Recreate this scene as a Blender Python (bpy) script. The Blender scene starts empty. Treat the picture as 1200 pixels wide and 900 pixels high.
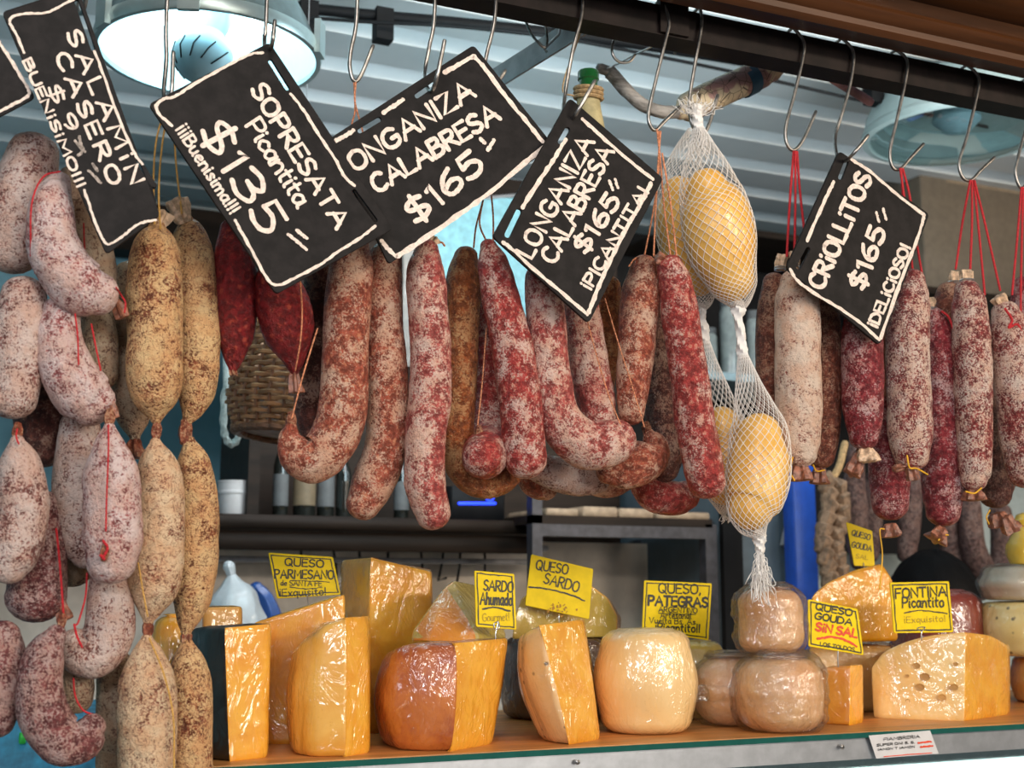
import bpy, math, random
from mathutils import Vector, Matrix, noise
random.seed(11)
C = bpy.context.scene.collection
scene = bpy.context.scene
V = Vector

# ------------------------------------------------------------------ camera
F = 1500.0
YAW, PITCH = math.radians(23.9), math.radians(9.28)
CAM = V((0.0, -1.38, 1.50))
fh = V((math.sin(YAW), math.cos(YAW), 0))
RIGHT = V((math.cos(YAW), -math.sin(YAW), 0))
FWD = fh * math.cos(PITCH) + V((0, 0, math.sin(PITCH)))
UP = V((0, 0, math.cos(PITCH))) - fh * math.sin(PITCH)
cd = bpy.data.cameras.new('camera'); cd.sensor_width = 36; cd.lens = 36 * F / 1200
cd.clip_start = 0.02; cd.clip_end = 60
cam = bpy.data.objects.new('camera', cd); C.objects.link(cam)
cam.matrix_world = Matrix(((RIGHT.x, UP.x, -FWD.x, CAM.x), (RIGHT.y, UP.y, -FWD.y, CAM.y), (RIGHT.z, UP.z, -FWD.z, CAM.z), (0, 0, 0, 1)))
scene.camera = cam
cd.dof.use_dof = True; cd.dof.focus_distance = 1.56; cd.dof.aperture_fstop = 7.1

# ------------------------------------------------------------------ light and exposure
scene.view_settings.view_transform = 'Standard'
scene.view_settings.look = 'None'
scene.view_settings.gamma = 1.0
scene.view_settings.use_curve_mapping = False
scene.view_settings.exposure = -0.27
w = bpy.data.worlds.new('world'); scene.world = w; w.use_nodes = True
w.node_tree.nodes['Background'].inputs[0].default_value = (0.80, 0.90, 1.0, 1)
w.node_tree.nodes['Background'].inputs[1].default_value = 0.16

def area(name, loc, target, size, power, col, sizey=None):
    l = bpy.data.lights.new(name, 'AREA'); l.energy = power; l.color = col
    l.shape = 'RECTANGLE'; l.size = size; l.size_y = sizey or size
    o = bpy.data.objects.new(name, l); C.objects.link(o); o.location = loc
    o.rotation_euler = (V(target) - V(loc)).to_track_quat('-Z', 'Y').to_euler()
    return o
# added lights without visible sources: strips and a panel in front, fills inside
for k, (hx, hy, hz, pw, cl) in enumerate(((-3.0, -4.0, 2.7, 50, (0.86, 0.93, 1.0)), (-1.0, -3.4, 2.6, 40, (0.95, 0.96, 1.0)), (1.0, -4.4, 2.9, 50, (1.0, 0.90, 0.76)), (3.0, -3.6, 2.6, 65, (1.0, 0.83, 0.62)), (4.8, -2.4, 2.4, 32, (1.0, 0.80, 0.58)))):
    area('added_strip_light', (hx, hy, hz), (0.8, 0.1, 1.5), 1.5, pw, cl, 0.16)  # unseen strip lights added for frontal light and streaky highlights
area('added_panel_light', (2.6, -5.4, 1.9), (0.8, 0.1, 1.45), 1.5, 110, (1.0, 0.93, 0.84), 1.5)  # broad panel light added for highlights on the wrapped cheeses
area('added_front_top_light', (0.1, -1.1, 2.9), (0.7, 0.1, 1.6), 0.4, 9, (1.0, 0.92, 0.82))  # light added above the front, stands for no visible lamp
area('added_ceiling_wash', (1.05, 0.35, 2.2), (0.7, 2.0, 2.75), 0.5, 10, (0.70, 0.92, 1.0))  # hidden light added to rake across the ceiling ribs
area('added_ceiling_wash', (2.1, 0.5, 2.30), (2.3, 2.2, 2.75), 0.5, 6, (0.84, 0.95, 1.0))  # second hidden light added to brighten the ceiling further right
area('added_back_fill', (0.9, 0.9, 2.3), (0.8, 1.9, 1.4), 0.4, 5, (0.95, 0.96, 1.0))  # unseen fill added to lift the dim back of the stall

# ------------------------------------------------------------------ pixel measurements to points
def ray(px, py): return FWD + RIGHT * ((px - 600) / F) - UP * ((py - 450) / F)
def at(px, py, Y):
    r = ray(px, py); return CAM + r * ((Y - CAM.y) / r.y)
def dep(px, py, Y): return (Y - CAM.y) / ray(px, py).y
def atz(px, py, z):
    r = ray(px, py); return CAM + r * ((z - CAM.z) / r.z)

# ------------------------------------------------------------------ mesh builder
def catmull(P, n):
    if len(P) < 3: 
        return [P[0].lerp(P[1], i / n) for i in range(n + 1)]
    out = []
    Q = [P[0] * 2 - P[1]] + list(P) + [P[-1] * 2 - P[-2]]
    for i in range(1, len(Q) - 2):
        a, b, c, d = Q[i - 1], Q[i], Q[i + 1], Q[i + 2]
        for k in range(n):
            t = k / n
            out.append(0.5 * ((2 * b) + (c - a) * t + (2 * a - 5 * b + 4 * c - d) * t * t + (3 * b - a - 3 * c + d) * t ** 3))
    out.append(P[-1].copy())
    return out

def frames(path):
    T = []
    n = len(path)
    for i in range(n):
        d = path[min(i + 1, n - 1)] - path[max(i - 1, 0)]
        T.append(d.normalized() if d.length > 1e-9 else V((0, 0, 1)))
    a = V((0, -1, 0)) if abs(T[0].y) < 0.9 else V((1, 0, 0))
    N = (a - T[0] * a.dot(T[0])).normalized()
    fr = []
    for t in T:
        N = (N - t * N.dot(t))
        N = N.normalized() if N.length > 1e-6 else t.orthogonal().normalized()
        fr.append((t, N, t.cross(N)))
    return fr

class MB:
    def __init__(s): s.v = []; s.f = []; s.m = []; s.sm = []
    def face(s, idx, m=0, smooth=True): s.f.append(tuple(idx)); s.m.append(m); s.sm.append(smooth)
    def tube(s, path, rad, seg=8, caps=True, m=0, cap=1.0, fn=None):
        if not isinstance(rad, (list, tuple)): rad = [rad] * len(path)
        path = [p.copy() for p in path]; rad = list(rad)
        if caps:
            t0 = (path[0] - path[1]).normalized(); t1 = (path[-1] - path[-2]).normalized()
            pre, prer, post, postr = [], [], [], []
            r0, r1 = rad[0], rad[-1]; p0, p1 = path[0], path[-1]
            K = 5 if seg > 12 else 2
            for k in range(K, 0, -1):
                a = k / K * math.pi / 2
                pre.append(p0 + t0 * (r0 * cap * math.sin(a))); prer.append(max(r0 * math.cos(a), 1e-5))
            for k in range(1, K + 1):
                a = k / K * math.pi / 2
                post.append(p1 + t1 * (r1 * cap * math.sin(a))); postr.append(max(r1 * math.cos(a), 1e-5))
            path = pre + path + post; rad = prer + rad + postr
        fr = frames(path); b = len(s.v); n = len(path)
        for i, (p, r) in enumerate(zip(path, rad)):
            t, N, B = fr[i]
            for k in range(seg):
                a = 2 * math.pi * k / seg
                d = N * math.cos(a) + B * math.sin(a)
                rr = r * fn(p + d * r, i / (n - 1), a, r) if fn else r
                s.v.append(p + d * rr)
        for i in range(n - 1):
            for k in range(seg):
                k2 = (k + 1) % seg
                s.face((b + i * seg + k, b + i * seg + k2, b + (i + 1) * seg + k2, b + (i + 1) * seg + k), m)
        s.face([b + k for k in range(seg)][::-1], m); s.face([b + (n - 1) * seg + k for k in range(seg)], m)
    def box(s, lo, hi, m=0):
        b = len(s.v); (x0, y0, z0), (x1, y1, z1) = lo, hi
        s.v += [V(p) for p in ((x0, y0, z0), (x1, y0, z0), (x1, y1, z0), (x0, y1, z0), (x0, y0, z1), (x1, y0, z1), (x1, y1, z1), (x0, y1, z1))]
        for q in ((0, 3, 2, 1), (4, 5, 6, 7), (0, 1, 5, 4), (1, 2, 6, 5), (2, 3, 7, 6), (3, 0, 4, 7)):
            s.face([b + i for i in q], m, False)
    def rbox(s, lo, hi, r, m=0):
        # box with chamfered vertical and horizontal edges (convex rings)
        (x0, y0, z0), (x1, y1, z1) = lo, hi
        def ring(z, i):
            c = max(r, 1e-4)
            pts = [(x0 + i + c, y0 + i), (x1 - i - c, y0 + i), (x1 - i, y0 + i + c), (x1 - i, y1 - i - c), (x1 - i - c, y1 - i), (x0 + i + c, y1 - i), (x0 + i, y1 - i - c), (x0 + i, y0 + i + c)]
            return [V((a, b, z)) for a, b in pts]
        s.rings([ring(z0, r * .7), ring(z0 + r, 0), ring(z1 - r, 0), ring(z1, r * .7)], m, smooth=False)
    def rings(s, R, m=0, smooth=True, cap=True, closed=False):
        b = len(s.v); n = len(R[0])
        for r in R: s.v += list(r)
        for i in range(len(R) - 1):
            for k in range(n):
                k2 = (k + 1) % n
                s.face((b + i * n + k, b + i * n + k2, b + (i + 1) * n + k2, b + (i + 1) * n + k), m, smooth)
        if cap:
            s.face([b + k for k in range(n)][::-1], m, smooth); s.face([b + (len(R) - 1) * n + k for k in range(n)], m, smooth)
    def lathe(s, prof, c, seg=48, m=0, tilt=None, cap=False):
        R = []
        for r, z in prof:
            ring = []
            for k in range(seg):
                a = 2 * math.pi * k / seg
                p = V((r * math.cos(a), r * math.sin(a), z))
                if tilt: p = tilt @ p
                ring.append(V(c) + p)
            R.append(ring)
        s.rings(R, m, cap=cap)
    def bar(s, a, b, wd, hd, up=V((0, 0, 1)), m=0):
        t = (b - a).normalized(); side = t.cross(up).normalized(); u = side.cross(t)
        def ring(p): return [p + side * wd / 2 + u * hd / 2, p - side * wd / 2 + u * hd / 2, p - side * wd / 2 - u * hd / 2, p + side * wd / 2 - u * hd / 2]
        s.rings([ring(a), ring(b)], m, smooth=False)
    def build(s, name, mats, parent=None, origin=None, sharp=40):
        if origin is None: origin = V(parent.location) if parent and not parent.parent else (V(parent['_o']) if parent else s.base())
        me = bpy.data.meshes.new(name)
        me.from_pydata([tuple(p - origin) for p in s.v], [], s.f)
        if not isinstance(mats, (list, tuple)): mats = [mats]
        for m in mats: me.materials.append(m)
        me.polygons.foreach_set('material_index', s.m); me.polygons.foreach_set('use_smooth', s.sm)
        me.update(); me.validate()
        if sharp: me.set_sharp_from_angle(angle=math.radians(sharp))
        o = bpy.data.objects.new(name, me); C.objects.link(o)
        if parent: o.parent = parent; 
        else: o.location = origin
        ORI[o.name] = V(origin)
        return o
    def base(s):
        xs = [p.x for p in s.v]; ys = [p.y for p in s.v]; zs = [p.z for p in s.v]
        return V(((min(xs) + max(xs)) / 2, (min(ys) + max(ys)) / 2, min(zs)))
ORI = {}
def org(o): return ORI[o.name]

GROUPS = {'salami': 'salamis hanging at the left of the rail', 'longaniza_sausage': 'longanizas hanging in the middle of the rail', 'criollito_sausage': 'criollitos hanging at the right of the rail', 'dried_sausage': 'dim dried sausages far behind', 'steel_hook': 'steel hooks', 'price_board': 'chalk price boards', 'price_card': 'yellow price cards', 'netted_provolone': 'netted provolones', 'wooden_slab': 'wooden slabs on the rack', 'bottle': 'bottles on the wall shelf', 'jar': 'jars on the storage shelf', 'cheese_ball': 'wrapped pinkish cheeses', 'ceiling_lamp': 'dish lamps'}
def tag(o, label, cat=None, group=None, kind=None):
    group = group or GROUPS.get(o.name.split('.')[0])
    if label: o['label'] = label
    if cat: o['category'] = cat
    if group: o['group'] = group
    if kind: o['kind'] = kind
    return o
def thing(name, label, cat, loc, group=None):
    o = bpy.data.objects.new(name, None); C.objects.link(o); o.location = loc; o.empty_display_size = 0.02
    ORI[o.name] = V(loc)
    return tag(o, label, cat, group)
def part(mb, name, mat, parent, label=None, sharp=40):
    o = mb.build(name, mat, parent, origin=org(parent), sharp=sharp)
    if label: o['label'] = label
    return o
def struct(mb, name, mat, sharp=40):
    o = mb.build(name, mat, None, sharp=sharp); o['kind'] = 'structure'; return o

# ------------------------------------------------------------------ materials
def nmat(name):
    m = bpy.data.materials.new(name); m.use_nodes = True
    nt = m.node_tree; b = nt.nodes['Principled BSDF']
    return m, nt, b, nt.links.new
def N(nt, t, **kw):
    n = nt.nodes.new(t)
    for k, v in kw.items():
        if k in n.inputs.keys(): n.inputs[k].default_value = v
        else: setattr(n, k, v)
    return n
def coords(nt, rnd=True, scale=(1, 1, 1)):
    L = nt.links.new
    tc = N(nt, 'ShaderNodeTexCoord'); mp = N(nt, 'ShaderNodeMapping'); mp.inputs['Scale'].default_value = scale
    L(tc.outputs['Object'], mp.inputs['Vector'])
    if rnd:
        oi = N(nt, 'ShaderNodeObjectInfo'); mu = N(nt, 'ShaderNodeMath', operation='MULTIPLY'); mu.inputs[1].default_value = 7.0
        L(oi.outputs['Random'], mu.inputs[0]); L(mu.outputs[0], mp.inputs['Location'])
    return mp.outputs[0]
def noise_n(nt, co, scale, detail=3, rough=0.5, dist=0.0):
    n = N(nt, 'ShaderNodeTexNoise'); nt.links.new(co, n.inputs['Vector'])
    n.inputs['Scale'].default_value = scale; n.inputs['Detail'].default_value = detail
    n.inputs['Roughness'].default_value = rough; n.inputs['Distortion'].default_value = dist
    return n.outputs[0]
def mathn(nt, op, a, b=None, c=None):
    n = N(nt, 'ShaderNodeMath', operation=op)
    for i, x in enumerate((a, b, c)):
        if x is None: continue
        if isinstance(x, (int, float)): n.inputs[i].default_value = x
        else: nt.links.new(x, n.inputs[i])
    return n.outputs[0]
def rng(nt, x, a, b, c=0.0, d=1.0, smooth=True):
    n = N(nt, 'ShaderNodeMapRange'); n.interpolation_type = 'SMOOTHSTEP' if smooth else 'LINEAR'
    nt.links.new(x, n.inputs[0])
    for i, q in enumerate((a, b, c, d)): n.inputs[i + 1].default_value = q
    return n.outputs[0]
def mix(nt, f, a, b):
    n = N(nt, 'ShaderNodeMix', data_type='RGBA')
    for i, x in ((0, f), (6, a), (7, b)):
        if isinstance(x, (int, float)): n.inputs[i].default_value = x
        elif isinstance(x, tuple): n.inputs[i].default_value = (*x[:3], 1)
        else: nt.links.new(x, n.inputs[i])
    return n.outputs[2]
def bump(nt, h, strength, dist, base=None):
    n = N(nt, 'ShaderNodeBump'); n.inputs['Strength'].default_value = strength; n.inputs['Distance'].default_value = dist
    nt.links.new(h, n.inputs['Height'])
    if base is not None: nt.links.new(base, n.inputs['Normal'])
    return n.outputs[0]

def plain(name, col, rough=0.5, metal=0.0, var=0.15, scale=40, bmp=0.0, spec=0.5, coat=0.0, stretch=(1, 1, 1)):
    m, nt, b, L = nmat(name); co = coords(nt, False, stretch)
    n = noise_n(nt, co, scale, 4, 0.6)
    f = rng(nt, n, 0.3, 0.7)
    L(mix(nt, f, tuple(c * (1 - var) for c in col), tuple(min(1, c * (1 + var)) for c in col)), b.inputs['Base Color'])
    b.inputs['Roughness'].default_value = rough; b.inputs['Metallic'].default_value = metal
    b.inputs['Specular IOR Level'].default_value = spec; b.inputs['Coat Weight'].default_value = coat
    if bmp: L(bump(nt, n, bmp, 0.003), b.inputs['Normal'])
    return m
def emis(name, col, s):
    m, nt, b, L = nmat(name); b.inputs['Base Color'].default_value = (*col, 1)
    b.inputs['Emission Color'].default_value = (*col, 1); b.inputs['Emission Strength'].default_value = s
    return m

def sausage(name, base, fat, mold, amt, kb=1.0, kf=1.6, sb=34, sf=420, rough=0.55, fatamt=0.65, vein=0.0):
    """cured meat skin: dark lean meat, fat grains, a bloom of mould in patches and specks"""
    m, nt, b, L = nmat(name); co = coords(nt)
    big = noise_n(nt, co, sb, 3, 0.55); fine = noise_n(nt, co, sf, 4, 0.65, 0.3); mid = noise_n(nt, co, 130, 4, 0.62)
    v = N(nt, 'ShaderNodeTexVoronoi'); L(co, v.inputs['Vector']); v.inputs['Scale'].default_value = 130
    fatm = mathn(nt, 'MULTIPLY', rng(nt, v.outputs['Distance'], 0.25, 0.5, 1, 0), rng(nt, mid, 0.48, 0.6))
    fatm = mathn(nt, 'MULTIPLY', fatm, fatamt)
    mold = tuple(q * .94 for q in mold)
    c0 = mix(nt, rng(nt, mid, 0.35, 0.65), tuple(x * 0.5 for x in base), tuple(min(1, x * 1.25) for x in base))
    c1 = mix(nt, fatm, c0, fat)
    x = mathn(nt, 'ADD', mathn(nt, 'MULTIPLY', mathn(nt, 'SUBTRACT', big, 0.5), kb), mathn(nt, 'MULTIPLY', mathn(nt, 'SUBTRACT', fine, 0.5), kf))
    x = mathn(nt, 'ADD', x, mathn(nt, 'MULTIPLY', mathn(nt, 'SUBTRACT', mid, 0.5), 0.8))
    x = mathn(nt, 'ADD', x, amt)
    mask = rng(nt, x, 0.31, 0.65)
    if vein:
        w2 = noise_n(nt, co, 70, 4, 0.6, 1.2)
        ridge = mathn(nt, 'ABSOLUTE', mathn(nt, 'SUBTRACT', w2, 0.5))
        mask = mathn(nt, 'MULTIPLY', mask, rng(nt, ridge, 0.004, 0.022, 1 - vein, 1))
    mc = mix(nt, rng(nt, noise_n(nt, co, 45, 3, 0.6), 0.35, 0.65), mold, tuple(min(1, q * k) for q, k in zip(mold, (0.92, 0.76, 0.68))))
    L(mix(nt, mathn(nt, 'MULTIPLY', mask, 0.88), c1, mc), b.inputs['Base Color'])
    L(rng(nt, mask, 0, 1, rough * 0.62, rough + 0.2), b.inputs['Roughness'])
    b.inputs['Specular IOR Level'].default_value = 0.4
    h = mathn(nt, 'ADD', mathn(nt, 'MULTIPLY', mid, 1.0), mathn(nt, 'MULTIPLY', fine, 0.5))
    L(bump(nt, h, 0.9, 0.006), b.inputs['Normal'])
    return m

def cheese_mat(name, col, col2, wrap=1.0, rough=0.45, spots=0.0, spotcol=(0.05, 0.03, 0.01), scale=22, holes=0.0, wscale=26):
    m, nt, b, L = nmat(name); co = coords(nt)
    n = noise_n(nt, co, scale, 5, 0.6, 0.4)
    c = mix(nt, rng(nt, n, 0.3, 0.7), col, col2)
    fine = noise_n(nt, co, 300, 2, 0.5)
    c = mix(nt, rng(nt, fine, 0.62, 0.75, 0, 0.35), c, tuple(x * 0.8 for x in col))
    if spots:
        v = N(nt, 'ShaderNodeTexVoronoi'); L(co, v.inputs['Vector']); v.inputs['Scale'].default_value = 55
        sp = mathn(nt, 'MULTIPLY', rng(nt, v.outputs['Distance'], 0.10, 0.22, 1, 0), rng(nt, noise_n(nt, co, 14, 2), 0.36, 0.44))
        c = mix(nt, mathn(nt, 'MULTIPLY', sp, spots), c, spotcol)
    L(c, b.inputs['Base Color']); b.inputs['Roughness'].default_value = rough
    b.inputs['Subsurface Weight'].default_value = 0.0
    L(bump(nt, n, 0.15, 0.004), b.inputs['Normal'])
    if wrap:
        co2 = coords(nt, True, (1.0, 1.0, 0.6))
        w1 = noise_n(nt, co2, wscale * .35, 3, 0.5, 1.2); w2 = noise_n(nt, co2, wscale * 1.3, 3, 0.55, 1.5)
        r1 = mathn(nt, 'ABSOLUTE', mathn(nt, 'SUBTRACT', w1, 0.5)); r2 = mathn(nt, 'ABSOLUTE', mathn(nt, 'SUBTRACT', w2, 0.5))
        h = mathn(nt, 'ADD', mathn(nt, 'MULTIPLY', r1, 1.6), mathn(nt, 'MULTIPLY', r2, 0.5))
        b.inputs['Coat Weight'].default_value = wrap; b.inputs['Coat Roughness'].default_value = 0.13; b.inputs['Coat IOR'].default_value = 1.9
        L(bump(nt, h, 1.0, 0.013), b.inputs['Coat Normal'])
    return m

def wrap_mat(name, amount=0.35, s1=14, s2=50, dist=0.016, rough=0.14):
    m, nt, b, L = nmat(name); nt.nodes.remove(b)
    out = [n for n in nt.nodes if n.type == 'OUTPUT_MATERIAL'][0]
    co = coords(nt, True)
    w1 = noise_n(nt, co, s1, 3, 0.55, 1.5); w2 = noise_n(nt, co, s2, 3, 0.6, 1.5)
    h = mathn(nt, 'ADD', mathn(nt, 'ABSOLUTE', mathn(nt, 'SUBTRACT', w1, 0.5)), mathn(nt, 'MULTIPLY', mathn(nt, 'ABSOLUTE', mathn(nt, 'SUBTRACT', w2, 0.5)), 0.4))
    nb = bump(nt, h, 1.0, dist)
    tr = N(nt, 'ShaderNodeBsdfTransparent'); tr.inputs[0].default_value = (0.98, 0.98, 0.98, 1)
    gl = N(nt, 'ShaderNodeBsdfGlossy'); gl.inputs['Roughness'].default_value = rough; L(nb, gl.inputs['Normal'])
    lw = N(nt, 'ShaderNodeLayerWeight'); lw.inputs[0].default_value = 0.3; L(nb, lw.inputs['Normal'])
    fac = mathn(nt, 'MULTIPLY_ADD', lw.outputs['Fresnel'], 0.40, amount * 0.12)
    mx = N(nt, 'ShaderNodeMixShader'); L(fac, mx.inputs[0]); L(tr.outputs[0], mx.inputs[1]); L(gl.outputs[0], mx.inputs[2])
    L(mx.outputs[0], out.inputs[0])
    return m
def glass_mat(name, tint=(0.9, 0.97, 0.95), fac=0.5):
    m, nt, b, L = nmat(name); nt.nodes.remove(b)
    out = [n for n in nt.nodes if n.type == 'OUTPUT_MATERIAL'][0]
    tr = N(nt, 'ShaderNodeBsdfTransparent'); tr.inputs[0].default_value = (*tint, 1)
    gl = N(nt, 'ShaderNodeBsdfGlossy'); gl.inputs['Roughness'].default_value = 0.04
    lw = N(nt, 'ShaderNodeLayerWeight'); lw.inputs[0].default_value = 0.45
    mx = N(nt, 'ShaderNodeMixShader'); L(mathn(nt, 'MULTIPLY_ADD', lw.outputs['Fresnel'], fac, 0.05), mx.inputs[0]); L(tr.outputs[0], mx.inputs[1]); L(gl.outputs[0], mx.inputs[2])
    L(mx.outputs[0], out.inputs[0]); return m

S = {}
S['white'] = sausage('salami_white', (0.26, 0.075, 0.06), (0.5, 0.25, 0.2), (0.74, 0.60, 0.54), 0.62, kf=1.9)
S['pink'] = sausage('salami_pink', (0.34, 0.07, 0.07), (0.6, 0.3, 0.26), (0.80, 0.66, 0.63), 0.60, kf=1.7)
S['mauve'] = sausage('salami_mauve', (0.19, 0.045, 0.045), (0.4, 0.16, 0.13), (0.55, 0.40, 0.37), 0.44, kf=2.0)
S['olive'] = sausage('salami_olive', (0.2, 0.08, 0.05), (0.4, 0.25, 0.15), (0.52, 0.41, 0.29), 0.60, kf=1.8)
S['golden'] = sausage('salami_golden', (0.24, 0.06, 0.025), (0.4, 0.15, 0.06), (0.82, 0.56, 0.28), 0.64, kb=1.2, kf=1.9, vein=0.8)
S['cream'] = sausage('salami_cream', (0.27, 0.075, 0.04), (0.5, 0.2, 0.1), (0.86, 0.65, 0.42), 0.66, kb=1.1, kf=1.7, vein=0.7)
S['red'] = sausage('sopressata_red', (0.20, 0.010, 0.012), (0.42, 0.07, 0.035), (0.6, 0.4, 0.33), -0.25, rough=0.45, fatamt=0.8)
S['long'] = sausage('longaniza_bloomed', (0.35, 0.074, 0.040), (0.66, 0.29, 0.15), (0.72, 0.50, 0.37), 0.43, kb=1.5, kf=1.7)
S['longred'] = sausage('longaniza_red', (0.38, 0.04, 0.035), (0.66, 0.30, 0.2), (0.76, 0.56, 0.48), 0.34, kb=1.6, kf=1.6, fatamt=0.6)
S['longpink'] = sausage('longaniza_pink', (0.42, 0.07, 0.06), (0.7, 0.36, 0.26), (0.80, 0.60, 0.50), 0.46, kb=1.4, kf=1.5)
S['brown'] = sausage('longaniza_brown', (0.30, 0.075, 0.02), (0.5, 0.18, 0.05), (0.54, 0.32, 0.15), 0.38, kb=1.5, kf=1.6)
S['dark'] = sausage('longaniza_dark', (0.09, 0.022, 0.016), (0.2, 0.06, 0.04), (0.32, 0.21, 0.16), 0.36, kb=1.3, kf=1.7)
S['crioc'] = sausage('criollito_cream', (0.34, 0.09, 0.06), (0.55, 0.25, 0.18), (0.82, 0.66, 0.53), 0.66, kb=1.0, kf=1.5)
S['criom'] = sausage('criollito_mottled', (0.25, 0.028, 0.028), (0.5, 0.2, 0.15), (0.80, 0.65, 0.55), 0.47, kb=1.3, kf=2.1)
S['crior'] = sausage('criollito_red', (0.24, 0.018, 0.026), (0.5, 0.14, 0.12), (0.64, 0.46, 0.45), 0.32, kb=1.3, kf=1.7)
S['criob'] = sausage('criollito_brown', (0.17, 0.04, 0.022), (0.35, 0.12, 0.06), (0.45, 0.28, 0.19), 0.38, kb=1.3, kf=1.9)
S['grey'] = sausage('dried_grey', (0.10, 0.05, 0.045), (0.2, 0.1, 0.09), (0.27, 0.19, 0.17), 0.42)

M = {}
M['knot'] = sausage('casing_knot', (0.25, 0.06, 0.03), (0.4, 0.15, 0.08), (0.55, 0.33, 0.2), 0.35)
M['casing'] = plain('dry_casing', (0.62, 0.42, 0.27), 0.4, var=0.4, scale=180, bmp=0.6)
M['casingd'] = plain('dark_casing', (0.26, 0.10, 0.06), 0.35, var=0.5, scale=160, bmp=0.6)
M['redstring'] = plain('red_string', (0.50, 0.012, 0.02), 0.7, var=0.3, scale=500, bmp=0.5)
M['orangestring'] = plain('orange_twine', (0.62, 0.24, 0.12), 0.8, var=0.55, scale=420, bmp=0.6)
M['goldstring'] = plain('gold_twine', (0.60, 0.33, 0.08), 0.8, var=0.3, scale=500, bmp=0.5)
M['yellowstring'] = plain('yellow_string', (0.80, 0.42, 0.02), 0.6, var=0.2)
M['whitestring'] = plain('white_net', (0.84, 0.80, 0.76), 0.6, var=0.08)
M['steel'] = plain('hook_steel', (0.34, 0.32, 0.30), 0.33, metal=1.0, var=0.35, scale=90)
M['clip'] = plain('clip_metal', (0.75, 0.75, 0.75), 0.3, metal=1.0)
M['board'] = plain('chalkboard', (0.011, 0.009, 0.009), 0.6, var=0.4, scale=55, bmp=0.05, spec=0.18)
M['chalk'] = plain('chalk_marker', (0.80, 0.66, 0.57), 0.8, var=0.16, scale=260, bmp=0.3)
M['erased'] = plain('rubbed_chalk', (0.36, 0.30, 0.26), 0.9, var=0.5, scale=300)
M['tagyellow'] = plain('yellow_card', (0.88, 0.63, 0.003), 0.5, var=0.06, scale=60, spec=0.2)
M['ink'] = plain('black_ink', (0.012, 0.012, 0.010), 0.5, var=0.1)
M['inkfaint'] = plain('faded_ink', (0.40, 0.27, 0.02), 0.6, var=0.2)
M['inkred'] = plain('red_ink', (0.72, 0.05, 0.01), 0.5, var=0.1)
M['net_cheese'] = cheese_mat('provolone', (0.84, 0.44, 0.075), (0.88, 0.54, 0.14), 0.25, 0.4)
M['rail'] = plain('painted_angle_iron', (0.012, 0.007, 0.006), 0.5, spec=0.2, var=0.4, scale=30, bmp=0.1)
M['barmetal'] = plain('grey_bar', (0.40, 0.39, 0.40), 0.45, metal=0.4, var=0.15)
M['blackpipe'] = plain('black_conduit', (0.006, 0.006, 0.007), 0.6, spec=0.2)
M['glassgreen'] = plain('green_bottle_glass', (0.015, 0.12, 0.03), 0.1, var=0.2, coat=0.8)
M['straw'] = plain('straw', (0.50, 0.33, 0.16), 0.8, var=0.35, scale=200, bmp=0.5)
M['aluminium'] = plain('lamp_aluminium', (0.50, 0.60, 0.60), 0.35, metal=0.7, var=0.06)
M['enamel'] = plain('lamp_enamel', (0.36, 0.45, 0.44), 0.35, var=0.05)
M['lampin'] = plain('lamp_reflector', (0.85, 0.93, 0.95), 0.4, var=0.02)
M['bulbwhite'] = plain('bulb_plastic', (0.34, 0.50, 0.56), 0.4, var=0.03)
M['wrap'] = wrap_mat('cling_film', 0.5)
M['wrapc'] = wrap_mat('crinkled_film', 0.9, 15, 55, 0.017, 0.09)
M['glass'] = glass_mat('clear_glass', (0.86, 0.96, 0.93))
M['glassedge'] = plain('green_glass_edge', (0.01, 0.09, 0.07), 0.1, var=0.1, coat=0.6)
M['lampglass'] = glass_mat('lamp_glass', (0.60, 0.68, 0.68), 0.45)
M['woodshelf'] = plain('orange_wood', (0.52, 0.22, 0.06), 0.4, var=0.25, scale=14, stretch=(0.3, 3, 3))
M['darkwood'] = plain('dark_wood', (0.020, 0.012, 0.008), 0.6, spec=0.2, var=0.4, scale=12, stretch=(0.3, 3, 3))
M['canopy'] = plain('varnished_wood', (0.055, 0.019, 0.006), 0.35, var=0.5, scale=9, stretch=(0.25, 4, 4), bmp=0.1, spec=0.3)
M['satin'] = plain('satin_metal', (0.42, 0.43, 0.45), 0.35, metal=0.8, var=0.1)
M['white'] = plain('white_paper', (0.62, 0.60, 0.60), 0.6, var=0.05)

# ------------------------------------------------------------------ the stall: shell
X0, X1, YB, ZC = -0.9, 5.4, 2.85, 2.74
m_ceil, nt, b, L = nmat('white_corrugated_sheet')
co = coords(nt, False); n = noise_n(nt, co, 3, 4, 0.6)
L(mix(nt, rng(nt, n, 0.3, 0.7), (0.66, 0.71, 0.73), (0.76, 0.80, 0.81)), b.inputs['Base Color']); b.inputs['Roughness'].default_value = 0.42
M['ceil'] = m_ceil
M['bluewall'] = plain('pale_blue_paint', (0.22, 0.46, 0.56), 0.6, var=0.12, scale=4)
M['beigewall'] = plain('beige_wall', (0.42, 0.36, 0.32), 0.7, var=0.15, scale=5)
M['floor'] = plain('grey_floor_tile', (0.22, 0.21, 0.20), 0.4, var=0.2, scale=6)
mb = MB(); mb.box((X0, -2.6, -0.04), (X1, YB, 0.0)); struct(mb, 'floor', M['floor'])
mb = MB(); mb.box((X0, YB, 0.0), (X1, YB + 0.06, ZC + 0.1)); struct(mb, 'wall_back', M['bluewall'])
mb = MB(); mb.box((X0 - 0.06, 0.0, 0.0), (X0, YB, ZC + 0.1)); struct(mb, 'wall_left', M['bluewall'])
mb = MB(); mb.box((X1, 0.0, 0.0), (X1 + 0.06, YB, ZC + 0.1)); struct(mb, 'wall_right', M['beigewall'])
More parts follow.
